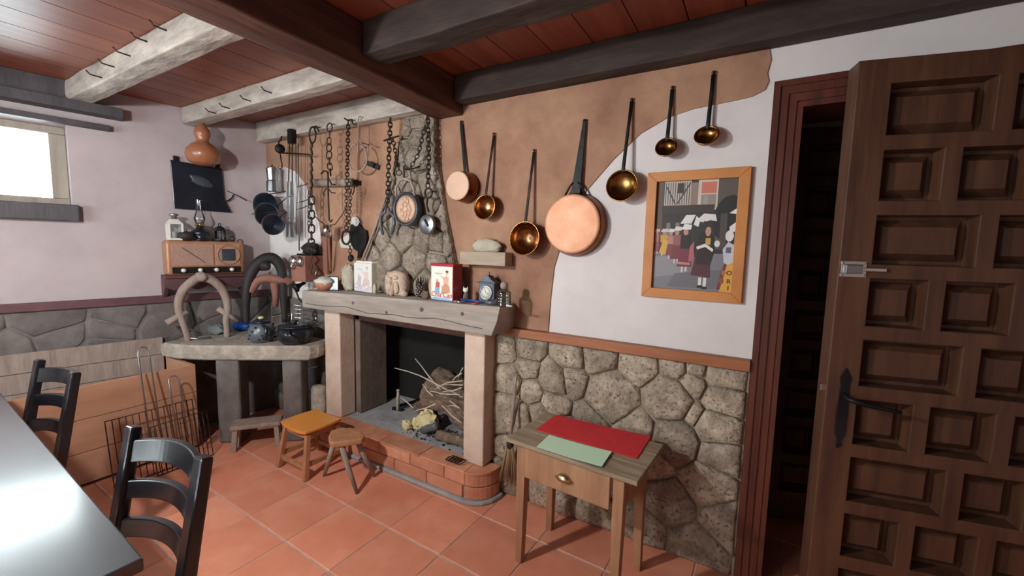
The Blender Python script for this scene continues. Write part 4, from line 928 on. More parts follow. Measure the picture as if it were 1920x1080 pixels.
# skewers and long tongs
t = hang('skewer_set', 'bundle of long roasting skewers hung from a black strap', 'skewers', 549, 250, JD)
part('strap', M().box((-.022, -.03, -.075), (.022, .015, .025)), m_blackiron, t, .003)
part('crossbar', M().tube([W_(t, 530, 287), W_(t, 555, 288, .12), W_(t, 580, 290)], .006, 6), m_blackiron, t)
for u0, u1, v1 in ((543, 541, 345), (548, 548, 350), (555, 556, 440), (559, 561, 470)):
    part('rod', M().tube([W_(t, u0, 268, .12), W_(t, u1, v1, .11)], .004, 6), m_rust if v1 < 400 else m_steel, t)
for u0, u1, w0 in ((540, 539, .03), (547, 548, .045)):
    part('blade', M().bar(W_(t, u0, 340, .115), W_(t, u1, 445, .115), w0*.7, .006, w0, .006, up=(0, 1, 0)), m_steel, t, .002)
for v in (349, 379, 391): part('prong', M().tube([W_(t, 555, v+2, .11), W_(t, 570, v-2, .11), W_(t, 577, v-5, .13)], .003, 6), m_rust, t)
# cauldron hook with big chain
t = hang('cauldron_chain', 'heavy forged cauldron chain with a twisted hook at its end', 'chain', 585, 240, JD)
part('ring', M().tube([W_(t, 586+6*math.sin(a), 253-15*math.cos(a), .13) for a in [2*PI*i/14 for i in range(14)]], .006, 6, True), m_rust, t)
part('curl', M().tube([W_(t, 588, 238, .12), W_(t, 593, 237, .13), W_(t, 598, 246, .14)], .006, 6), m_rust, t)
part('twisted_rod', M().tube([W_(t, 584+1.2*math.sin(i*2.1), 268+i*5, .13) for i in range(18)], [.008]*18, 7), m_rust, t)
chain(t, [W_(t, 584, 355, .13), W_(t, 584, 462, .13)], .062, .038, .0055)
chain(t, [W_(t, 580, 358, .10), W_(t, 579, 428, .09)], .03, .02, .0025)
part('end_hook', M().tube([W_(t, u, v, .13) for u, v in ((584, 462), (587, 470), (583, 474), (580, 468), (585, 482), (583, 492), (586, 500), (583, 508), (585, 514))], .005, 6), m_rust, t)
# ringed chain with double hook
t = hang('ring_chain', 'chain of round rings ending in an iron double hook', 'chain', 618, 236, JD)
for (u, v, r) in ((618, 239, 8), (617, 277, 7.5), (617, 291, 8)):
    R = zr(u, v, r, .125); part('ring', M().tube(arc(W_(t, u, v, .125), R, 0, 2*PI, 18)[:-1], .004, 6, True), m_rust, t)
chain(t, [W_(t, 618, 246, .125), W_(t, 617, 271, .125)], .05, .022, .003); chain(t, [W_(t, 617, 297, .125), W_(t, 620, 328, .125)], .05, .028, .004)
part('hook', M().tube([W_(t, u, v, .16) for u, v in ((602, 326), (608, 320), (614, 322), (616, 335), (622, 346), (628, 346))], .0055, 6), m_rust, t)
part('long_hook', M().tube([W_(t, u, v, .16) for u, v in ((615, 322), (615, 350), (616, 380), (617, 412), (620, 416), (623, 412))], .0055, 6), m_rust, t)
part('side_hook', M().tube([W_(t, u, v, .16) for u, v in ((608, 367), (607, 361), (611, 354), (616, 354), (621, 361), (629, 362))], .004, 6), m_rust, t)
# pale wooden roller on the wall
a = Wp(587, 343, .055); b = Wp(661, 342, .055); t = thing('wooden_roller', 'pale horizontal wooden roller behind the hanging chains', 'roller', (a+b)/2)
part('barrel', M().cyl(lo(t, a), lo(t, b), .027, 14), m_palewood, t); part('bracket', M().bar(lo(t, b)+Vector((.002, 0, 0)), lo(t, b)+Vector((.02, .046, 0)), .03, .03), m_blackiron, t); part('bracket', M().bar(lo(t, a)+Vector((-.002, 0, 0)), lo(t, a)+Vector((-.01, .046, 0)), .03, .03), m_blackiron, t)
part('hook', M().tube([lo(t, Wp(u, v, .12)) for u, v in ((664, 345), (664, 357), (661, 365), (657, 360), (660, 354))], .004, 6), m_rust, t)
# tin cup and wooden-handled tool
t = hang('cow_bell', 'small pale metal bell hung on a wire', 'bell', 613, 420, .12)
c = W_(t, 613, 432, .12); T = Matrix.Translation(c) @ rotT('Y', .2)
part('bell', M().lathe([(.0002, .04), (.028, .038), (.034, -.04), (.031, -.04), (.025, .034), (.0002, .036)], 18, T), m_chrome, t)
part('wire', M().tube([W_(t, u, v, .1) for u, v in ((590, 405), (600, 415), (613, 423), (628, 421), (640, 405), (650, 388))], .003, 6), m_rust, t)
a = Wp(611, 438, .05); b = Wp(613, 512, .03); wsolo('tool_shaft', 'worn wooden tool shaft leaning up behind the small bell', 'tool', M().bar(b, a, .05, .03, .045, .03, up=(0, 1, 0)).cyl(Wp(616, 440, .1), Wp(620, 508, .04), .009, 8), m_redwood, .004, GI)
# long chain pair with horse shackle
t = hang('shackle_chain', 'doubled thin chain ending in an iron horse shackle', 'chain', 654, 224, JD)
part('hook', M().tube([W_(t, u, v, .12) for u, v in ((646, 222), (652, 226), (660, 224), (662, 232), (668, 233))], .005, 6), m_rust, t)
chain(t, [W_(t, 653, 228, .12), W_(t, 651, 330, .12)], .03, .02, .004)
chain(t, [W_(t, 650, 330, .12), W_(t, 649, 436, .12)], .028, .02, .0026); chain(t, [W_(t, 654, 335, .12), W_(t, 657, 375, .12), W_(t, 653, 432, .12)], .028, .02, .0026)
part('shackle', M().tube([W_(t, 649+8*math.sin(a), 445-13*math.cos(a), .11) for a in [2*PI*i/16 for i in range(16)]], .0075, 7, True), m_rust, t)
chain(t, [W_(t, 656, 455, .11), W_(t, 657, 480, .09)], .028, .02, .0026); part('ball', M().ell(W_(t, 658, 484, .09), (.02, .02, .025), 12, 8), m_blackiron, t)
# wire ring trap
t = hang('wire_ring', 'pale bent wire ring hung from the joist', 'ring', 672, 218, JD)
part('stem', M().tube([W_(t, u, v, .115) for u, v in ((676, 218), (672, 220), (672, 245), (672, 262), (679, 267))], .004, 6), m_palewood, t)
part('ring', M().tube([W_(t, 670+18*math.sin(a), 296-26*math.cos(a), .115) for a in [.35+(2*PI-.5)*i/22 for i in range(23)]], .0065, 7), m_palewood, t)
part('pin', M().tube([W_(t, 679, 268, .115), W_(t, 693, 272, .115)], .003, 6), m_blackiron, t); part('bar', M().tube([W_(t, 671, 262, .115), W_(t, 671, 288, .115)], .004, 6), m_palewood, t)
a = Wp(684, 303, .03); wsolo('black_peg', 'stubby black peg sticking out of the ochre plaster', 'peg', M().bar(Wp(712, 315, .005), Wp(685, 304, .06), .03, .03), m_blackiron, .002)
# bull cut-out over a pale paper
P = [(661, 420), (668, 428), (676, 420), (680, 428), (688, 432), (690, 445), (687, 462), (680, 470), (677, 482), (672, 484), (673, 472), (664, 466), (658, 450), (656, 436)]
pts = [Wp(u, v, .02) for u, v in P]; t = thing('bull_cutout', 'black sheet-iron bull cut-out on the wall', 'ornament', pts[12]); q = M(); q.prism([(p.x, p.z) for p in pts], lambda a, b, d: lo(t, Vector((a, YW-.02-d, b))), 0, .01); part('plate', q, m_blackiron, t, .001)
part('horn', M().tube([lo(t, Wp(u, v, .025)) for u, v in ((672, 424), (676, 416), (673, 410), (668, 406))], [.006, .005, .003, .001], 6), m_blackiron, t)
pts = [(660, 408), (669, 406), (676, 414), (672, 424), (664, 424), (664, 440), (660, 455), (664, 466), (640, 464), (636, 450), (652, 440), (658, 425)]; q = M().prism([(Wp(u, v, .01).x, Wp(u, v, .01).z) for u, v in pts], lambda a, b, d: Vector((a, YW-.009-d, b)), 0, .004)
wsolo('torn_leaflet', 'torn pale leaflet behind the black bull cut-out', 'paper', q, m_rag)
# pole leaning on the chimney breast
q = M().tube([Wp(679, 489, .085), Wp(706, 420, .08), Wp(735, 335, .075)], [.008, .007, .006], 8); wsolo('thin_pole', 'thin dark pole leaning along the left edge of the chimney stones', 'pole', q, m_palewood)
# chain with shackles on the left of the breast
def hood(u, v, e=.055): 
    p = Wp(u, v, .1); 
    for _ in range(3): p = Wp(u, v, max(.05, hd_(p.z))+e)
    return p
t = thing('trap_chain', 'black chain with a two-jawed shackle on the left of the chimney stones', 'chain', hood(731, 225), 0, GI); h = lambda u, v, e=.055: lo(t, hood(u, v, e))
chain(t, [h(732, 222), h(729, 300), h(726, 388)], .034, .022, .004); part('spike', M().tube([h(720, 264), h(733, 259, .065), h(748, 255)], .005, 6), m_blackiron, t)
for s in (-1, 1): part('jaw', M().tube([h(726+s*2, 388), h(726+s*4, 398), h(726+s*12, 404), h(726+s*13, 420), h(726+s*8, 440)], [.006, .009, .01, .011, .008], 8), m_darkgrey, t)
t = thing('swag_chain', 'thin black chain swagged in a V across the chimney stones', 'chain', hood(797, 240), 0, GI); h = lambda u, v, e=.055: lo(t, hood(u, v, e))
chain(t, [h(797, 236), h(784, 290), h(768, 318)], .03, .02, .003); chain(t, [h(736, 258), h(744, 300), h(748, 318)], .03, .02, .003); part('hook', M().tube([h(760, 318), h(775, 316), h(787, 312)], .005, 6), m_blackiron, t)
part('ring', M().tube([h(748+5*math.sin(a), 324-5*math.cos(a)) for a in [2*PI*i/12 for i in range(12)]], .003, 6, True), m_rust, t)
# round relief plaque
pc_ = hood(760, 392, .07); t = thing('relief_plaque', 'round copper relief plaque with flowers on the chimney stones', 'plaque', pc_)
R = zr(760, 392, 33, .16); T = axisT((0, .03, 0), (0, -1, 0))
part('rim', M().lathe([(R*.86, .03), (R*.9, .036), (R*.98, .034), (R, .024), (R, 0), (R*.86, 0)], 32, T, caps=False), m_clockm, t)
disc = part('disc', M().lathe([(R*.87, .026), (R*.6, .029), (.0002, .03)], 32, T), m_tin, t)
for i, (x, z, rx, rz_) in enumerate(((0, .065, .014, .018), (-.02, .05, .012, .018), (.022, .05, .012, .018), (0, .03, .018, .014), (-.03, .015, .014, .02), (.032, .012, .014, .02), (0, .0, .02, .02), (-.03, -.03, .016, .02), (.03, -.03, .016, .02), (0, -.035, .014, .022), (-.015, -.065, .016, .012), (.018, -.065, .016, .012), (.045, -.005, .01, .014), (-.047, -.01, .01, .014))):
    k = R/.115; part('relief', M().ell((x*k, -.0005, z*k), (rx*k, .006, rz_*k), 10, 6), m_tin, disc)
h = lambda u, v, e=.055: lo(t, hood(u, v, e))
part('hanger_ring', M().tube([h(743, 368, .06), h(742, 352), h(750, 338), h(760, 335), h(770, 340), h(776, 355), h(777, 368, .06)], .0075, 7), m_palewood, t)
part('hanger_rod', M().tube([h(758, 336), h(757, 312)], .005, 6), m_rust, t)
# right chain and balance disc
t = thing('lock_chain', 'black chain with a round pale iron disc on the right of the chimney stones', 'chain', hood(803, 220), 0, GI); h = lambda u, v, e=.055: lo(t, hood(u, v, e))
chain(t, [h(802, 214), h(804, 300), h(802, 352)], .034, .022, .004); R = zr(803, 362, 9, .12); part('ring', M().tube(arc(h(803, 362), R, 0, 2*PI, 18)[:-1], .0065, 7, True), m_rust, t)
part('strap', M().tube([h(802, 370), h(800, 385), h(804, 398)], .006, 6), m_rust, t); R = zr(801, 421, 19, .12)
part('disc', M().lathe([(.0002, -.006), (R, -.006), (R*1.02, .004), (R*.9, .01), (.0002, .013)], 26, axisT(h(801, 421), (0, -1, 0))), m_steel, t); part('latch', M().bar(h(797, 412, .07), h(803, 424, .07), .014, .008), m_blackiron, t)

# ================================================================== CORNER AND LEFT WALL
# moka pot and pans hung by the corner
P = Wp(511, 338, .1); t = thing('coffee_pot', 'dented metal coffee pot hanging by the corner', 'coffee pot', P)
part('body', M().lathe([(.0002, -.085), (.046, -.085), (.04, -.01), (.036, .0), (.042, .05), (.045, .085), (.0002, .085)], 10, sm=False), m_steel, t, .002); part('lid', M().lathe([(.045, .085), (.03, .1), (.006, .104), (.008, .115), (.0002, .118)], 10), m_steel, t)
part('handle', M().tube([(-.044, 0, -.0), (-.07, -.005, -.01), (-.07, -.005, -.07), (-.04, 0, -.085)], .006, 6), m_blackiron, t)
def hung_pan(label, u, v, half, d, hd0, hd1):
    y = YW-d; c = atY(u, v, y); rz = LROT-.75; t = thing('frying_pan', label, 'pan', c, rz, 'dark pans hung on the left wall'); r = abs(atY(u, v-half, y).z-atY(u, v+half, y).z)/2; T = axisT((0, 0, 0), (0, -1, 0))
    part('dish', M().lathe([(r*.94, -.035), (r*1.0, 0), (r*.985, .001), (r*.9, -.03), (.0002, -.031), (.0002, -.035)], 28, T), m_enamel, t)
    h0 = lo(t, atY(*hd0, y)); h1 = lo(t, atY(*hd1, y)); h0.y = h1.y = 0
    part('handle', M().tube([h0, (h0+h1)/2+Vector((0, -.01, .006)), h1], [.008, .007, .006], 7, flat=.5), m_enamel, t)
    hw_ = atY(*hd1, y); wl_ = hw_-LN*((hw_-CORNER).dot(LN)+.02); part('wall_hook', M().tube([lo(t, wl_), lo(t, hw_)], .004, 6), m_rust, t)
hung_pan('blue-black frying pan, the topmost of the overlapping dark pans', 497, 384, 23, .13, (475, 379), (452, 364))
hung_pan('blue-black frying pan in the middle of the overlapping dark pans', 499, 402, 22, .18, (513, 385), (535, 359))
hung_pan('small blue-black frying pan, the lowest of the overlapping dark pans', 511, 421, 20, .23, (520, 408), (530, 396))
# gourd
P = Lp(381, 290, .16); t = thing('gourd_bottle', 'shiny brown bottle gourd hanging from the limed joist', 'gourd', P)
part('body', M().lathe([(.0002, -.075), (.05, -.073), (.09, -.05), (.106, -.008), (.1, .03), (.07, .065), (.04, .085), (.036, .1), (.046, .125), (.05, .145), (.042, .175), (.022, .2), (.016, .215), (.0002, .22)], 26), m_gourd, t)
part('stem', M().tube([(0, 0, .215), (.002, 0, .25), (.0, 0, .262)], .009, 7), m_straw, t); part('cord', M().tube([(0, 0, .255), (.0, 0, .29), (.0, .01, .315)], .003, 6), m_straw, t)
# iron panel
pts = [Lp(u, v, .0) for u, v in ((318, 300), (414, 317), (419, 374), (432, 399), (325, 391))]; t = thing('iron_plaque', 'dark iron plate with an oval relief on the left wall', 'plaque', pts[4], LROT)
P2 = [(lo(t, p).x, lo(t, p).z) for p in pts]; part('plate', M().prism(P2, lambda a, b, d: Vector((a, -.012-d, b)), 0, .012), m_enamel, t, .003)
c = lo(t, Lp(377, 341)); part('relief', M().ell((c.x, -.026, c.z), (.075, .008, .035), 18, 8, .35, 5, T=rotT('Y', .35).to_3x3()), m_clockm, t); part('rim', M().bar((P2[0][0], -.026, P2[0][1]-.008), (P2[1][0], -.026, P2[1][1]-.008), .014, .008), m_blackiron, t)
for u, v in ((329, 301), (407, 315)): 
    c = lo(t, Lp(u, v)); part('lug', M().box((c.x-.014, -.02, c.z-.01), (c.x+.014, 0, c.z+.03)), m_blackiron, t, .002)
part('hook', M().tube([lo(t, Lp(u, v, .02)) for u, v in ((418, 377), (428, 376), (435, 371), (438, 365))], .005, 6), m_blackiron, t)
# shelf with carved bracket, radio on it
a = Lp(303, 545, .0); b = Lp(452, 541, .0); zS = Lp(303, 517, .12).z; s0 = (CORNER-a).dot(LT); s1 = (CORNER-b).dot(LT)
t = thing('radio_shelf', 'dark wooden wall shelf with scalloped apron under the radio', 'shelf', LW((s0+s1)/2, zS-.02, 0), LROT); hw = (s0-s1)/2
part('board', M().box((-hw, -.145, 0), (hw, -.001, .02)), m_maroon, t, .002)
sca = [(-hw, 0), (-hw, -.06)]+[(-hw+2*hw*i/24, -.055-.03*abs(math.sin(i*PI/6))) for i in range(1, 24)]+[(hw, -.06), (hw, 0)]
part('apron', M().prism(sca, lambda a, b, d: Vector((a, -.115-d, b)), 0, .014), m_maroon, t)
for x in (-hw, hw-.02): part('side_bracket', M().prism([(0, 0), (-.13, 0), (-.12, -.06), (-.05, -.13), (0, -.14)], lambda a, b, d, x=x: Vector((x+d, a-.001, b)), 0, .02), m_maroon, t)
ZR = zS+.001; fl = lo(t, Lp(306, 515, .15)).x; fr_ = lo(t, Lp(452, 512, .2)).x; RH = Lp(306, 448, .2).z-Lp(306, 516, .2).z
r0 = LW((s0+s1)/2, ZR, 0)
t = thing('valve_radio', 'old walnut valve radio with round dial and cloth grille', 'radio', r0, LROT)
x0, x1 = -hw+.01, hw-.01
part('cabinet', M().box((x0, -.145, 0), (x1, -.012, RH)), m_radio, t, .022, 4)
part('grille', M().box((x0+.03, -.15, .065), (x0+(x1-x0)*.58, -.143, RH-.022)), m_cloth, t, .003)
part('dial_panel', M().box((x0+(x1-x0)*.6, -.15, .065), (x1-.03, -.143, RH-.022)), m_cloth, t, .003)
dc = Vector((x0+(x1-x0)*.775, -.15, .065+(RH-.087)/2)); rr = (RH-.1)/2
part('dial_ring', M().tube(arc(dc, rr, 0, 2*PI, 24)[:-1], .006, 6, True), m_radio, t); part('dial', M().box((dc.x-rr*.62, -.153, dc.z-rr*.62), (dc.x+rr*.62, -.148, dc.z+rr*.62)), m_clockm, t, .003)
part('control_strip', M().box((x0+.03, -.15, .012), (x1-.03, -.143, .056)), m_blackiron, t, .002)
for i in range(4): part('knob', M().cyl((x0+.09+(x1-x0-.18)*i/3, -.15, .034), (x0+.09+(x1-x0-.18)*i/3, -.172, .034), .015, 14, .012), m_dial, t)
part('ornament_line', M().bar((x0+.09, -.151, RH-.05), (x0+.22, -.151, .085), .005, .003), m_ink, t)
ZT = ZR+RH+.001
def onradio(u, v, d=.1): p = Fp(u, v, ZT); q = Lp(u, v, d); q.z = ZT; return q
# lamps on the radio
t = thing('white_lantern', 'small white metal lantern on the left end of the radio', 'lantern', onradio(328, 445, .11), LROT)
part('base', M().box((-.042, -.042, 0), (.042, .042, .014)), m_dial, t, .003)
for x in (-.036, .036):
    for y in (-.036, .036): part('corner_post', M().box((x-.006, y-.006, .014), (x+.006, y+.006, .11)), m_dial, t)
part('roof', M().hexa([(-.046, -.046, .11), (.046, -.046, .11), (.046, .046, .11), (-.046, .046, .11)], [(-.02, -.02, .145), (.02, -.02, .145), (.02, .02, .145), (-.02, .02, .145)]), m_dial, t, .003)
part('chimney', M().lathe([(.016, .145), (.016, .165), (.028, .168), (.026, .18), (.0002, .184)], 14), m_steel, t); part('pane', M().box((-.03, -.037, .016), (.03, -.035, .108)), m_lampglass, t); part('candle', M().cyl((0, 0, .014), (0, 0, .06), .015, 12), m_dial, t)
t = thing('squat_pot', 'squat dark lidded pot on the radio next to the white lantern', 'pot', onradio(349, 446, .13)); part('body', M().lathe([(.0002, 0), (.03, 0), (.05, .025), (.046, .05), (.024, .062), (.0002, .064)], 20), m_leather, t); part('knob', M().ell((0, 0, .068), (.01, .01, .01), 10, 7), m_steel, t)
t = thing('oil_lamp', 'glass oil lamp with a tall chimney on the radio', 'lamp', onradio(376, 447, .11))
part('font', M().lathe([(.0002, 0), (.045, 0), (.045, .012), (.03, .016), (.058, .045), (.055, .065), (.028, .085), (.022, .1), (.0002, .1)], 24), m_enamel, t); part('burner', M().lathe([(.02, .1), (.027, .108), (.027, .125), (.018, .128), (.0002, .128)], 18), m_brass, t)
part('chimney', M().lathe([(.024, .125), (.034, .15), (.033, .168), (.021, .2), (.016, .25), (.017, .29)], 22, caps=False), m_lampglass, t); part('wick_knob', M().cyl((.02, -.02, .113), (.035, -.035, .113), .007, 10), m_brass, t)
t = thing('candle_lantern', 'little dark candle lantern with a ring handle at the right end of the radio', 'lantern', onradio(413, 449, .1), LROT)
part('tray', M().lathe([(.0002, 0), (.05, 0), (.06, .014), (.055, .014), (.046, .005), (.0002, .005)], 20), m_enamel, t); part('cage', M().lathe([(.034, .005), (.034, .075), (.031, .075), (.031, .005)], 8, sm=False, caps=False), m_lampglass, t)
for i in range(8): a = 2*PI*i/8; part('cage_bar', M().cyl((math.cos(a)*.034, math.sin(a)*.034, .005), (math.cos(a)*.034, math.sin(a)*.034, .078), .0028, 6), m_enamel, t)
part('roof', M().lathe([(.044, .075), (.03, .1), (.01, .112), (.0002, .114)], 8, sm=False), m_enamel, t); part('top_ring', M().tube(arc((0, 0, .12), .009, 0, 2*PI, 12)[:-1], .003, 6, True), m_enamel, t); part('handle_ring', M().tube(arc((.078, 0, .02), .018, 0, 2*PI, 14)[:-1], .005, 6, True), m_enamel, t)
# wall telephone with two bells
fx0 = Wp(546, 500, .16).x; fx1 = Wp(572, 500, .16).x; tz0 = Wp(560, 528, .16).z; tz1 = Wp(560, 479, .16).z
t = thing('wall_telephone', 'antique wooden wall telephone with two chrome bells', 'telephone', ((fx0+fx1)/2, YW-.006, tz0)); hw = (fx1-fx0)/2; th_ = tz1-tz0
part('box', M().box((-hw, -.155, 0), (hw, 0, th_)), m_redwood, t, .003)
for x in (-hw*.48, hw*.48): part('bell', M().ell((x, -.165, th_*.78), (.04, .026, .04), 16, 10), m_chrome, t)
part('mouthpiece', M().cyl((-hw*.45, -.15, th_*.6), (-hw*.45, -.19, th_*.57), .014, 12, .02), m_chrome, t)
part('top_block', M().box((-hw*.8, -.12, th_), (hw*.9, -.01, th_+.012)), m_blackiron, t, .002)
part('receiver', M().lathe([(.0002, 0), (.034, 0), (.036, .014), (.022, .026), (.013, .05), (.012, .085), (.0002, .086)], 18, axisT((-hw*.3, -.17, -.05), (.2, .9, .5))), m_blackiron, t)
part('cord', M().tube([(-hw*.3, -.16, -.07), (-hw*.25, -.14, -.13), (hw*.2, -.12, -.17), (hw*.5, -.06, -.12)], .006, 6), m_blackiron, t)
part('crank', M().tube([(hw, -.08, th_*.5), (hw+.03, -.08, th_*.5), (hw+.03, -.1, th_*.2)], .006, 6), m_steel, t)
part('coil', M().tube([(hw*.9+.008*math.cos(i*1.3), -.12+.008*math.sin(i*1.3), -.002-i*.0035) for i in range(16)], .002, 5), m_blackiron, t)
lb = Wp(583, 478, .03); q = M().ell((0, 0, .03), (.09, .04, .05), 14, 9, .4, 4, seed=21); q.v = [Vector((p.x, p.y, max(0, p.z))) for p in q.v]; solo('black_cloth', 'bunched black cloth on top of the wall telephone', 'cloth', q, m_leather, ((fx0+fx1)/2+.02, YW-.07, tz1+.013))

# ================================================================== ON AND UNDER THE STONE SLAB
# wooden donkey collar
P0 = Lp(352, 634, .19); c = lambda u, v: Vp(u, v, P0)
t = thing('wooden_collar', 'bent wooden draught collar with cross pegs standing on the slab', 'collar', Vector((P0.x, P0.y, SZ)))
def cp_(l): return [lo(t, c(u, v)) for u, v in l]
hoop = [lo(t, Vector((P0.x, P0.y, SZ)))]+cp_([(351, 630), (345, 610), (337, 588), (335, 566), (343, 545), (358, 530), (376, 520), (395, 524), (410, 535), (421, 552), (427, 575), (424, 600), (425, 612)])+[lo(t, Vector((c(425, 615).x, c(425, 615).y, SZ)))]
part('hoop', M().tube(smooth(hoop), srad([.018, .018, .02, .024, .026, .028, .03, .032, .03, .028, .026, .024, .022, .02, .02]), 10), m_palewood, t)
part('crest', M().ell(lo(t, c(377, 519)), (.06, .035, .035), 14, 8, .15), m_palewood, t)
part('cross_peg', M().tube(cp_([(313, 606), (330, 596), (352, 584)]), [.024, .022, .018], 8), m_palewood, t); part('cross_peg', M().tube(cp_([(408, 578), (428, 590), (446, 602)]), [.02, .02, .014], 8), m_palewood, t)
for k_ in range(2): part('foot_plate', M().tube(cp_([(354, 633), (372, 636), (396, 633)]), .01, 7), m_steel, t) if k_ == 0 else None
P = Fp(392, 628, SZ)+Vector((.0, .05, 0)); q = M().ell((0, 0, .035), (.09, .05, .045), 18, 10, .5, 4, seed=31); q.v = [Vector((p.x, p.y, max(0, p.z))) for p in q.v]; solo('grey_rag', 'crumpled grey-green rag under the wooden collar', 'rag', q, mat('rag_green', '#67706f', '#858d88', 8, .95), P)
t = thing('blue_bottle', 'blue plastic bottle lying behind the dotted coffee pot', 'bottle', Fp(448, 622, SZ)+Vector((0, .06, .036)), math.radians(35)); part('body', M().lathe([(.0002, -.09), (.034, -.088), (.035, .05), (.014, .075), (.014, .085), (.0002, .085)], 18, axisT((0, 0, 0), (1, 0, 0))), m_blue, t); part('cap', M().lathe([(.016, 0), (.016, .02), (.0002, .02)], 14, axisT((.085, 0, 0), (1, 0, 0))), m_dial, t)
# horse collar with wooden hames in the corner
P0 = Vector((-3.22, 1.80, SZ)); c = lambda u, v: Vp(u, v, P0); t = thing('horse_collar', 'dark leather horse collar with a reddish wooden yoke in the corner', 'collar', P0+Vector((0, 0, .0)))
part('leather_arch', M().tube(smooth(cp_([(462, 606), (461, 570), (464, 535), (474, 506), (492, 488), (510, 484), (524, 496), (530, 520), (532, 560), (534, 604)])), srad([.02, .028, .034, .04, .042, .042, .038, .032, .028, .02]), 12), m_leather, t)
part('padding', M().ell(lo(t, c(494, 498)), (.075, .04, .04), 16, 10, .2, 3), m_leather, t)
part('yoke', M().tube(smooth(cp_([(470, 548), (482, 528), (500, 522), (518, 524), (536, 526), (543, 532)])), srad([.03, .034, .036, .036, .035, .03]), 10), m_redwood, t); part('hame', M().tube(cp_([(514, 530), (517, 555), (516, 575)]), [.03, .026, .02], 8), m_redwood, t); part('strap', M().bar(lo(t, c(460, 520)), lo(t, c(458, 606)), .014, .008), m_palewood, t)
# dotted coffee pot and black stew pot
P = Fp(491, 640, SZ); t = thing('dotted_coffee_pot', 'rounded blue-grey coffee pot with dark dots on the slab', 'coffee pot', P, math.radians(160)); k = .9
part('body', M().lathe([(.0002, 0), (.07*k, 0), (.094*k, .04*k), (.098*k, .08*k), (.08*k, .13*k), (.062*k, .15*k), (.0002, .15*k)], 26), mat('pot_grey', '#4c545c', '#5d666d', 5, .35, coat=.2), t)
part('lid', M().lathe([(.066*k, .15*k), (.06*k, .165*k), (.02*k, .182*k), (.0002, .184*k)], 24), m_enamel, t); part('lid_knob', M().ell((0, 0, .19*k), (.03, .02, .01), 12, 7), m_paper, t)
part('handle', M().tube([(-.07, 0, .125), (-.125, -.01, .115), (-.13, -.01, .06), (-.085, 0, .035)], .011, 8), m_enamel, t); part('spout', M().tube([(.07, 0, .06), (.115, 0, .11), (.135, 0, .145)], [.022, .016, .011], 10), m_enamel, t)
for i in range(26):
    a = -PI*.95+i*.24; z = .03+.028*(i % 4); r = (.094 if z < .1 else .088)*k+.002
    part('dot', M().ell((math.cos(a)*r, math.sin(a)*r, z), (.007, .007, .007), 7, 5), m_ink, t)
P = Fp(548, 643, SZ); t = thing('stew_pot', 'wide black lidded stew pot at the front of the slab', 'pot', P+Vector((0.01, .02, 0)), math.radians(-40))
part('body', M().lathe([(.0002, 0), (.085, 0), (.115, .035), (.122, .075), (.108, .115), (.0002, .116)], 28), m_enamel, t); lid = part('lid', M().lathe([(.113, .116), (.113, .124), (.07, .135), (.0002, .14)], 28), m_enamel, t); part('lid_knob', M().lathe([(.01, .139), (.01, .146), (.024, .152), (.02, .162), (.0002, .164)], 16), m_enamel, lid)
for s in (-1, 1): part('handle', M().tube([(s*.108, -.02, .105), (s*.155, -.025, .098), (s*.16, .0, .075), (s*.155, .025, .05), (s*.115, .02, .04)], .012, 8), m_enamel, t)
# wire rack leaning beside the mantel
t = thing('wire_rack', 'chromed wire grill rack standing at the back of the slab', 'grill', (-2.86, 1.87, SZ)); P0 = Vector((-2.86, 1.87, SZ)); c = lambda u, v: Vp(u, v, P0)
for v in (572, 579, 587, 595, 603): part('wire', M().tube(cp_([(547, v-1), (592, v+6)]), .0035, 6), m_chrome, t)
for u, v0, v1 in ((547, 569, 634), (592, 576, 642)): part('side_wire', M().tube(cp_([(u, v0), (u, v1)]), .004, 6), m_chrome, t)
t = thing('pot_chain', 'short hanging chain with hook below the mantel end', 'chain', Wp(592, 580, .16)); chain(t, [lo(t, Wp(590, 578, .16)), lo(t, Wp(588, 630, .16))], .04, .026, .004); part('nail', M().cyl(lo(t, Wp(590, 577, .16)), lo(t, Wp(590, 577, .16))+Vector((0, .14, 0)), .004, 6), m_rust, t)
# low dark bench under the slab
t = thing('low_bench', 'low dark worn wooden bench in the shade under the slab', 'bench', (-2.885, 1.50, 0), math.radians(52)); part('seat', M().box((-.15, -.07, .15), (.15, .07, .18)), m_palewood, t, .008)
for x in (-.12, .12):
    for y in (-.045, .045): part('leg', M().bar((x*1.1, y*1.15, 0), (x, y, .15), .03, .03), m_palewood, t, .003)

# ================================================================== GRILLS AGAINST THE PINE BOX
def grill(label, P, rz, Wd, Hh, hl, lean, n):
    t = thing('barbecue_grill', label, 'grill', P, rz, 'grills leaning on the pine box'); T = rotT('X', lean)
    A = lambda x, z, y=0: T @ Vector((x, y, z))
    part('frame', M().tube([A(-Wd/2, .006), A(Wd/2, .006), A(Wd/2, Hh), A(-Wd/2, Hh)], .004, 6, True), m_rust, t)
    for i in range(1, n): part('wire', M().tube([A(-Wd/2+Wd*i/n, .006), A(-Wd/2+Wd*i/n, Hh)], .0025, 5), m_rust, t)
    part('handle', M().tube([A(-.028, Hh*.55, -.006), A(-.026, Hh+hl*.9, -.006), A(-.018, Hh+hl*.98), A(0, Hh+hl), A(.018, Hh+hl*.98), A(.026, Hh+hl*.9, -.006), A(.028, Hh*.55, -.006)], .0042, 6), m_steel, t)
grill('large double barbecue grill with the tallest loop handle, leaning on the pine box', (-3.02, 1.0, .0), math.radians(90), .42, .385, .385, -.2, 14)
grill('barbecue grill with two shorter loop handles, set before the tall-handled one', (-2.98, 1.12, .0), math.radians(93), .30, .3, .27, -.2, 12)

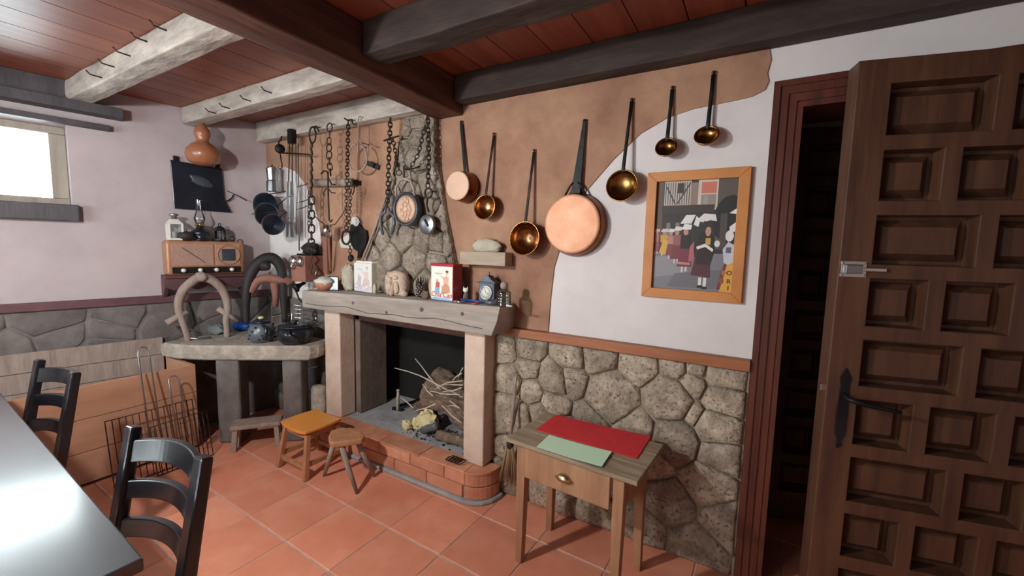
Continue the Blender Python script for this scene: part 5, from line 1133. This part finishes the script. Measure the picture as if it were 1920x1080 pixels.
# ================================================================== IN THE FIREPLACE
HF = HZ-.003
q = M(); n = 34; mm = 26; vs = []
for i in range(mm+1):
    t_ = i/mm; r = .112*(1-.2*t_)*(1 if 0 < i < mm else .72)
    for j in range(n):
        a = 2*PI*j/n; k = 1+.34*noise.noise(Vector((math.cos(a)*2.0, math.sin(a)*2.0, t_*3.5)))+.16*noise.noise(Vector((math.cos(a)*7, math.sin(a)*7, t_*6))); vs.append(Vector((-.21+.42*t_, math.cos(a)*r*k, math.sin(a)*r*k)))
q.add(vs, [tuple(range(n-1, -1, -1)), tuple(mm*n+j for j in range(n))]+[(i*n+j, i*n+(j+1) % n, i*n+n+(j+1) % n, i*n+n+j) for i in range(mm) for j in range(n)], True)
R_ = Matrix.Translation((0, 0, .21)) @ rotT('Z', .2) @ rotT('Y', .42); q.v = [R_ @ p for p in q.v]; q.v = [p*1.22 for p in q.v]; z0 = min(p.z for p in q.v); q.v = [p-Vector((0, 0, z0)) for p in q.v]
solo('tree_stump', 'big gnarled grey root log leaning inside the fireplace', 'log', q, m_bark, (-1.62, 2.14, HF))
def logx(label, a, b, r, mt=m_bark):
    a = Vector(a); b = Vector(b); d = b-a; pts = [a+d*i/6+Vector((noise.noise(Vector((i*.7, r*90, 1))), noise.noise(Vector((i*.7, r*90, 4))), 0))*r*.5 for i in range(7)]
    wsolo('firewood_log', label, 'log', M().tube(pts, [r*(1+.15*noise.noise(Vector((i*.9, r*50, 2)))) for i in range(7)], 10), mt)
logx('short charred log at the back left of the hearth fire', (-2.08, 2.22, HF+.046), (-1.88, 2.12, HF+.046), .042)
logx('curved grey branch piece in front of the root log', (-1.80, 1.97, HF+.028), (-1.66, 1.945, HF+.10), .024, m_darkgrey)
logx('thick bark log lying behind the crumpled paper', (-1.66, 1.955, HF+.036), (-1.42, 1.975, HF+.036), .034)
tw = [((740, 690), (838, 730), .3, .02), ((778, 672), (826, 731), .42, .05), ((750, 745), (775, 765), .1, .02), ((815, 730), (868, 714), .3, .0), ((820, 728), (868, 745), .28, .03), ((826, 735), (862, 765), .27, .06), ((800, 733), (862, 740), .3, .0), ((832, 722), (868, 722), .33, .03), ((792, 720), (812, 742), .3, .0), ((776, 772), (818, 757), .21, -.04), ((828, 760), (866, 793), .22, -.04), ((840, 762), (862, 765), .24, -.02), ((845, 720), (866, 700), .36, .05), ((858, 716), (868, 690), .4, .08), ((830, 735), (866, 727), .31, -.02)]
for (u0, v0), (u1, v1), _, dy in tw:
    a = atY(u0, v0, 1.975+dy); b = atY(u1, v1, 1.945+dy*.4); a.z = max(a.z, HF+.008); b.z = max(b.z, HF+.008); md = (a+b)/2+Vector((.0, .0, rnd.uniform(-.012, .02)))
    wsolo('twig', 'thin pale kindling twig stuck among the logs', 'twig', M().tube([a, (a+md)/2+Vector((0, 0, .004)), md, (md+b)/2, b], [.0028, .0034, .004, .0042, .0046], 6), m_twig, 0, 'kindling twigs in the fireplace')
def crumple(label, u, v, s, sd):
    P = Fp(u, v, HF); q = M().ell((0, 0, s[2]*.8), s, 14, 10, .6, 3.2, seed=sd, sm=False); q.v = [Vector((p.x, p.y, max(0, p.z))) for p in q.v]; solo('crumpled_paper', label, 'paper', q, m_paper, P, 0, 0, 'paper ready for lighting')
crumple('large ball of crumpled yellowish paper in front of the logs', 802, 806, (.085, .05, .08), 41); crumple('small crumpled yellowish paper at the left of the larger ball', 763, 804, (.036, .028, .034), 44)
crumple('medium crumpled yellowish paper tucked between the two others', 781, 803, (.032, .03, .04), 47)
P = Fp(746, 770, HF); t = thing('andiron', 'pale iron andiron post on the left of the fire', 'andiron', P); part('post', M().tube([(0, 0, 0), (.002, 0, .11), (.004, 0, .15)], [.014, .011, .009], 8), m_palest, t); part('knob', M().ell((.004, 0, .155), (.014, .014, .011), 12, 7), m_palest, t); part('foot', M().bar((-.045, -.01, .012), (.04, .01, .012), .018, .024), m_blackiron, t, .003); part('log_bar', M().bar((0, 0, .035), (.06, .2, .035), .016, .02), m_blackiron, t)
P = Fp(818, 790, HF); t = thing('andiron', 'black iron andiron post in the middle of the twigs', 'andiron', P); part('post', M().tube([(0, 0, 0), (.002, 0, .15), (.004, 0, .17)], [.009, .008, .006], 8), m_blackiron, t); part('foot', M().bar((-.04, 0, .008), (.04, 0, .008), .016, .016), m_blackiron, t)
P = Fp(856, 866, HZ); t = thing('coiled_tongs', 'black coiled iron spring lying on the hearth corner tile', 'spring', P+Vector((0, 0, .001)))
for i in range(5): part('coil', M().tube([(-.045+i*.02+.022*math.cos(a), .03*math.sin(a), .004+.012*(1+math.cos(a))*.5) for a in [2*PI*j/16 for j in range(16)]], .0028, 6, True), m_blackiron, t)
q = M(); rr_ = random.Random(3)
for i in range(170):
    x = rr_.uniform(-1.95, -1.4); y = rr_.gauss(2.0, .08)
    if not 1.89 < y < 2.3: continue
    s = rr_.uniform(.003, .01); q.ell((x, y, HF+s*.5), (s, s*.8, s*.6), 5, 4, .4, 3, seed=i)
q.v = [p-Vector((-1.9, 1.8, 0)) for p in q.v]; o = part('char_crumbs', q, m_soot, fp); o['kind'] = 'stuff'
# broom beside the pillar
P = Vector((-1.09, 1.80, 0)); t = thing('straw_broom', 'straw hand broom hanging bristles down right of the fireplace', 'broom', (-1.075, 1.86, .16))
q = M()
for i in range(110):
    a = rr_.uniform(0, 2*PI); r = math.sqrt(rr_.random()); q.tube([(.015*r*math.cos(a), .012*r*math.sin(a), .2), (.068*r*math.cos(a), .034*r*math.sin(a), rr_.uniform(-.04, .02))], [.0024, .0018], 4)
part('bristles', q, m_straw, t)['kind'] = 'stuff'
part('binding', M().lathe([(.018, .17), (.02, .18), (.02, .205), (.016, .21), (.0002, .21)], 14), m_rust, t); part('handle', M().cyl((0, 0, .205), (.0, .04, .5), .008, 8), m_palewood, t); part('cord', M().tube([(0, .04, .495), (0, .055, .53), (0, .06, .55)], .002, 5), m_rust, t)

# ================================================================== PENDANT LAMP OVER THE DINING TABLE (out of frame)
t = thing('pendant_lamp', 'enamel pendant lamp hanging over the dining table', 'lamp', (-1.75, -.25, 1.9))
part('shade', M().lathe([(.19, .045), (.16, .075), (.07, .12), (.03, .15), (.03, .17), (.026, .17), (.026, .148), (.066, .116), (.155, .07), (.186, .043)], 28, caps=False), m_dial, t)
part('socket', M().cyl((0, 0, .07), (0, 0, .15), .02, 12), m_blackiron, t); part('cord', M().cyl((0, 0, .17), (0, 0, CEIL-1.9), .004, 6), m_blackiron, t)
ld = bpy.data.lights.new('bulb', 'POINT'); ld.energy = 115; ld.color = (1.0, .97, .95); ld.shadow_soft_size = .055
lo_ = link('bulb', ld, t)
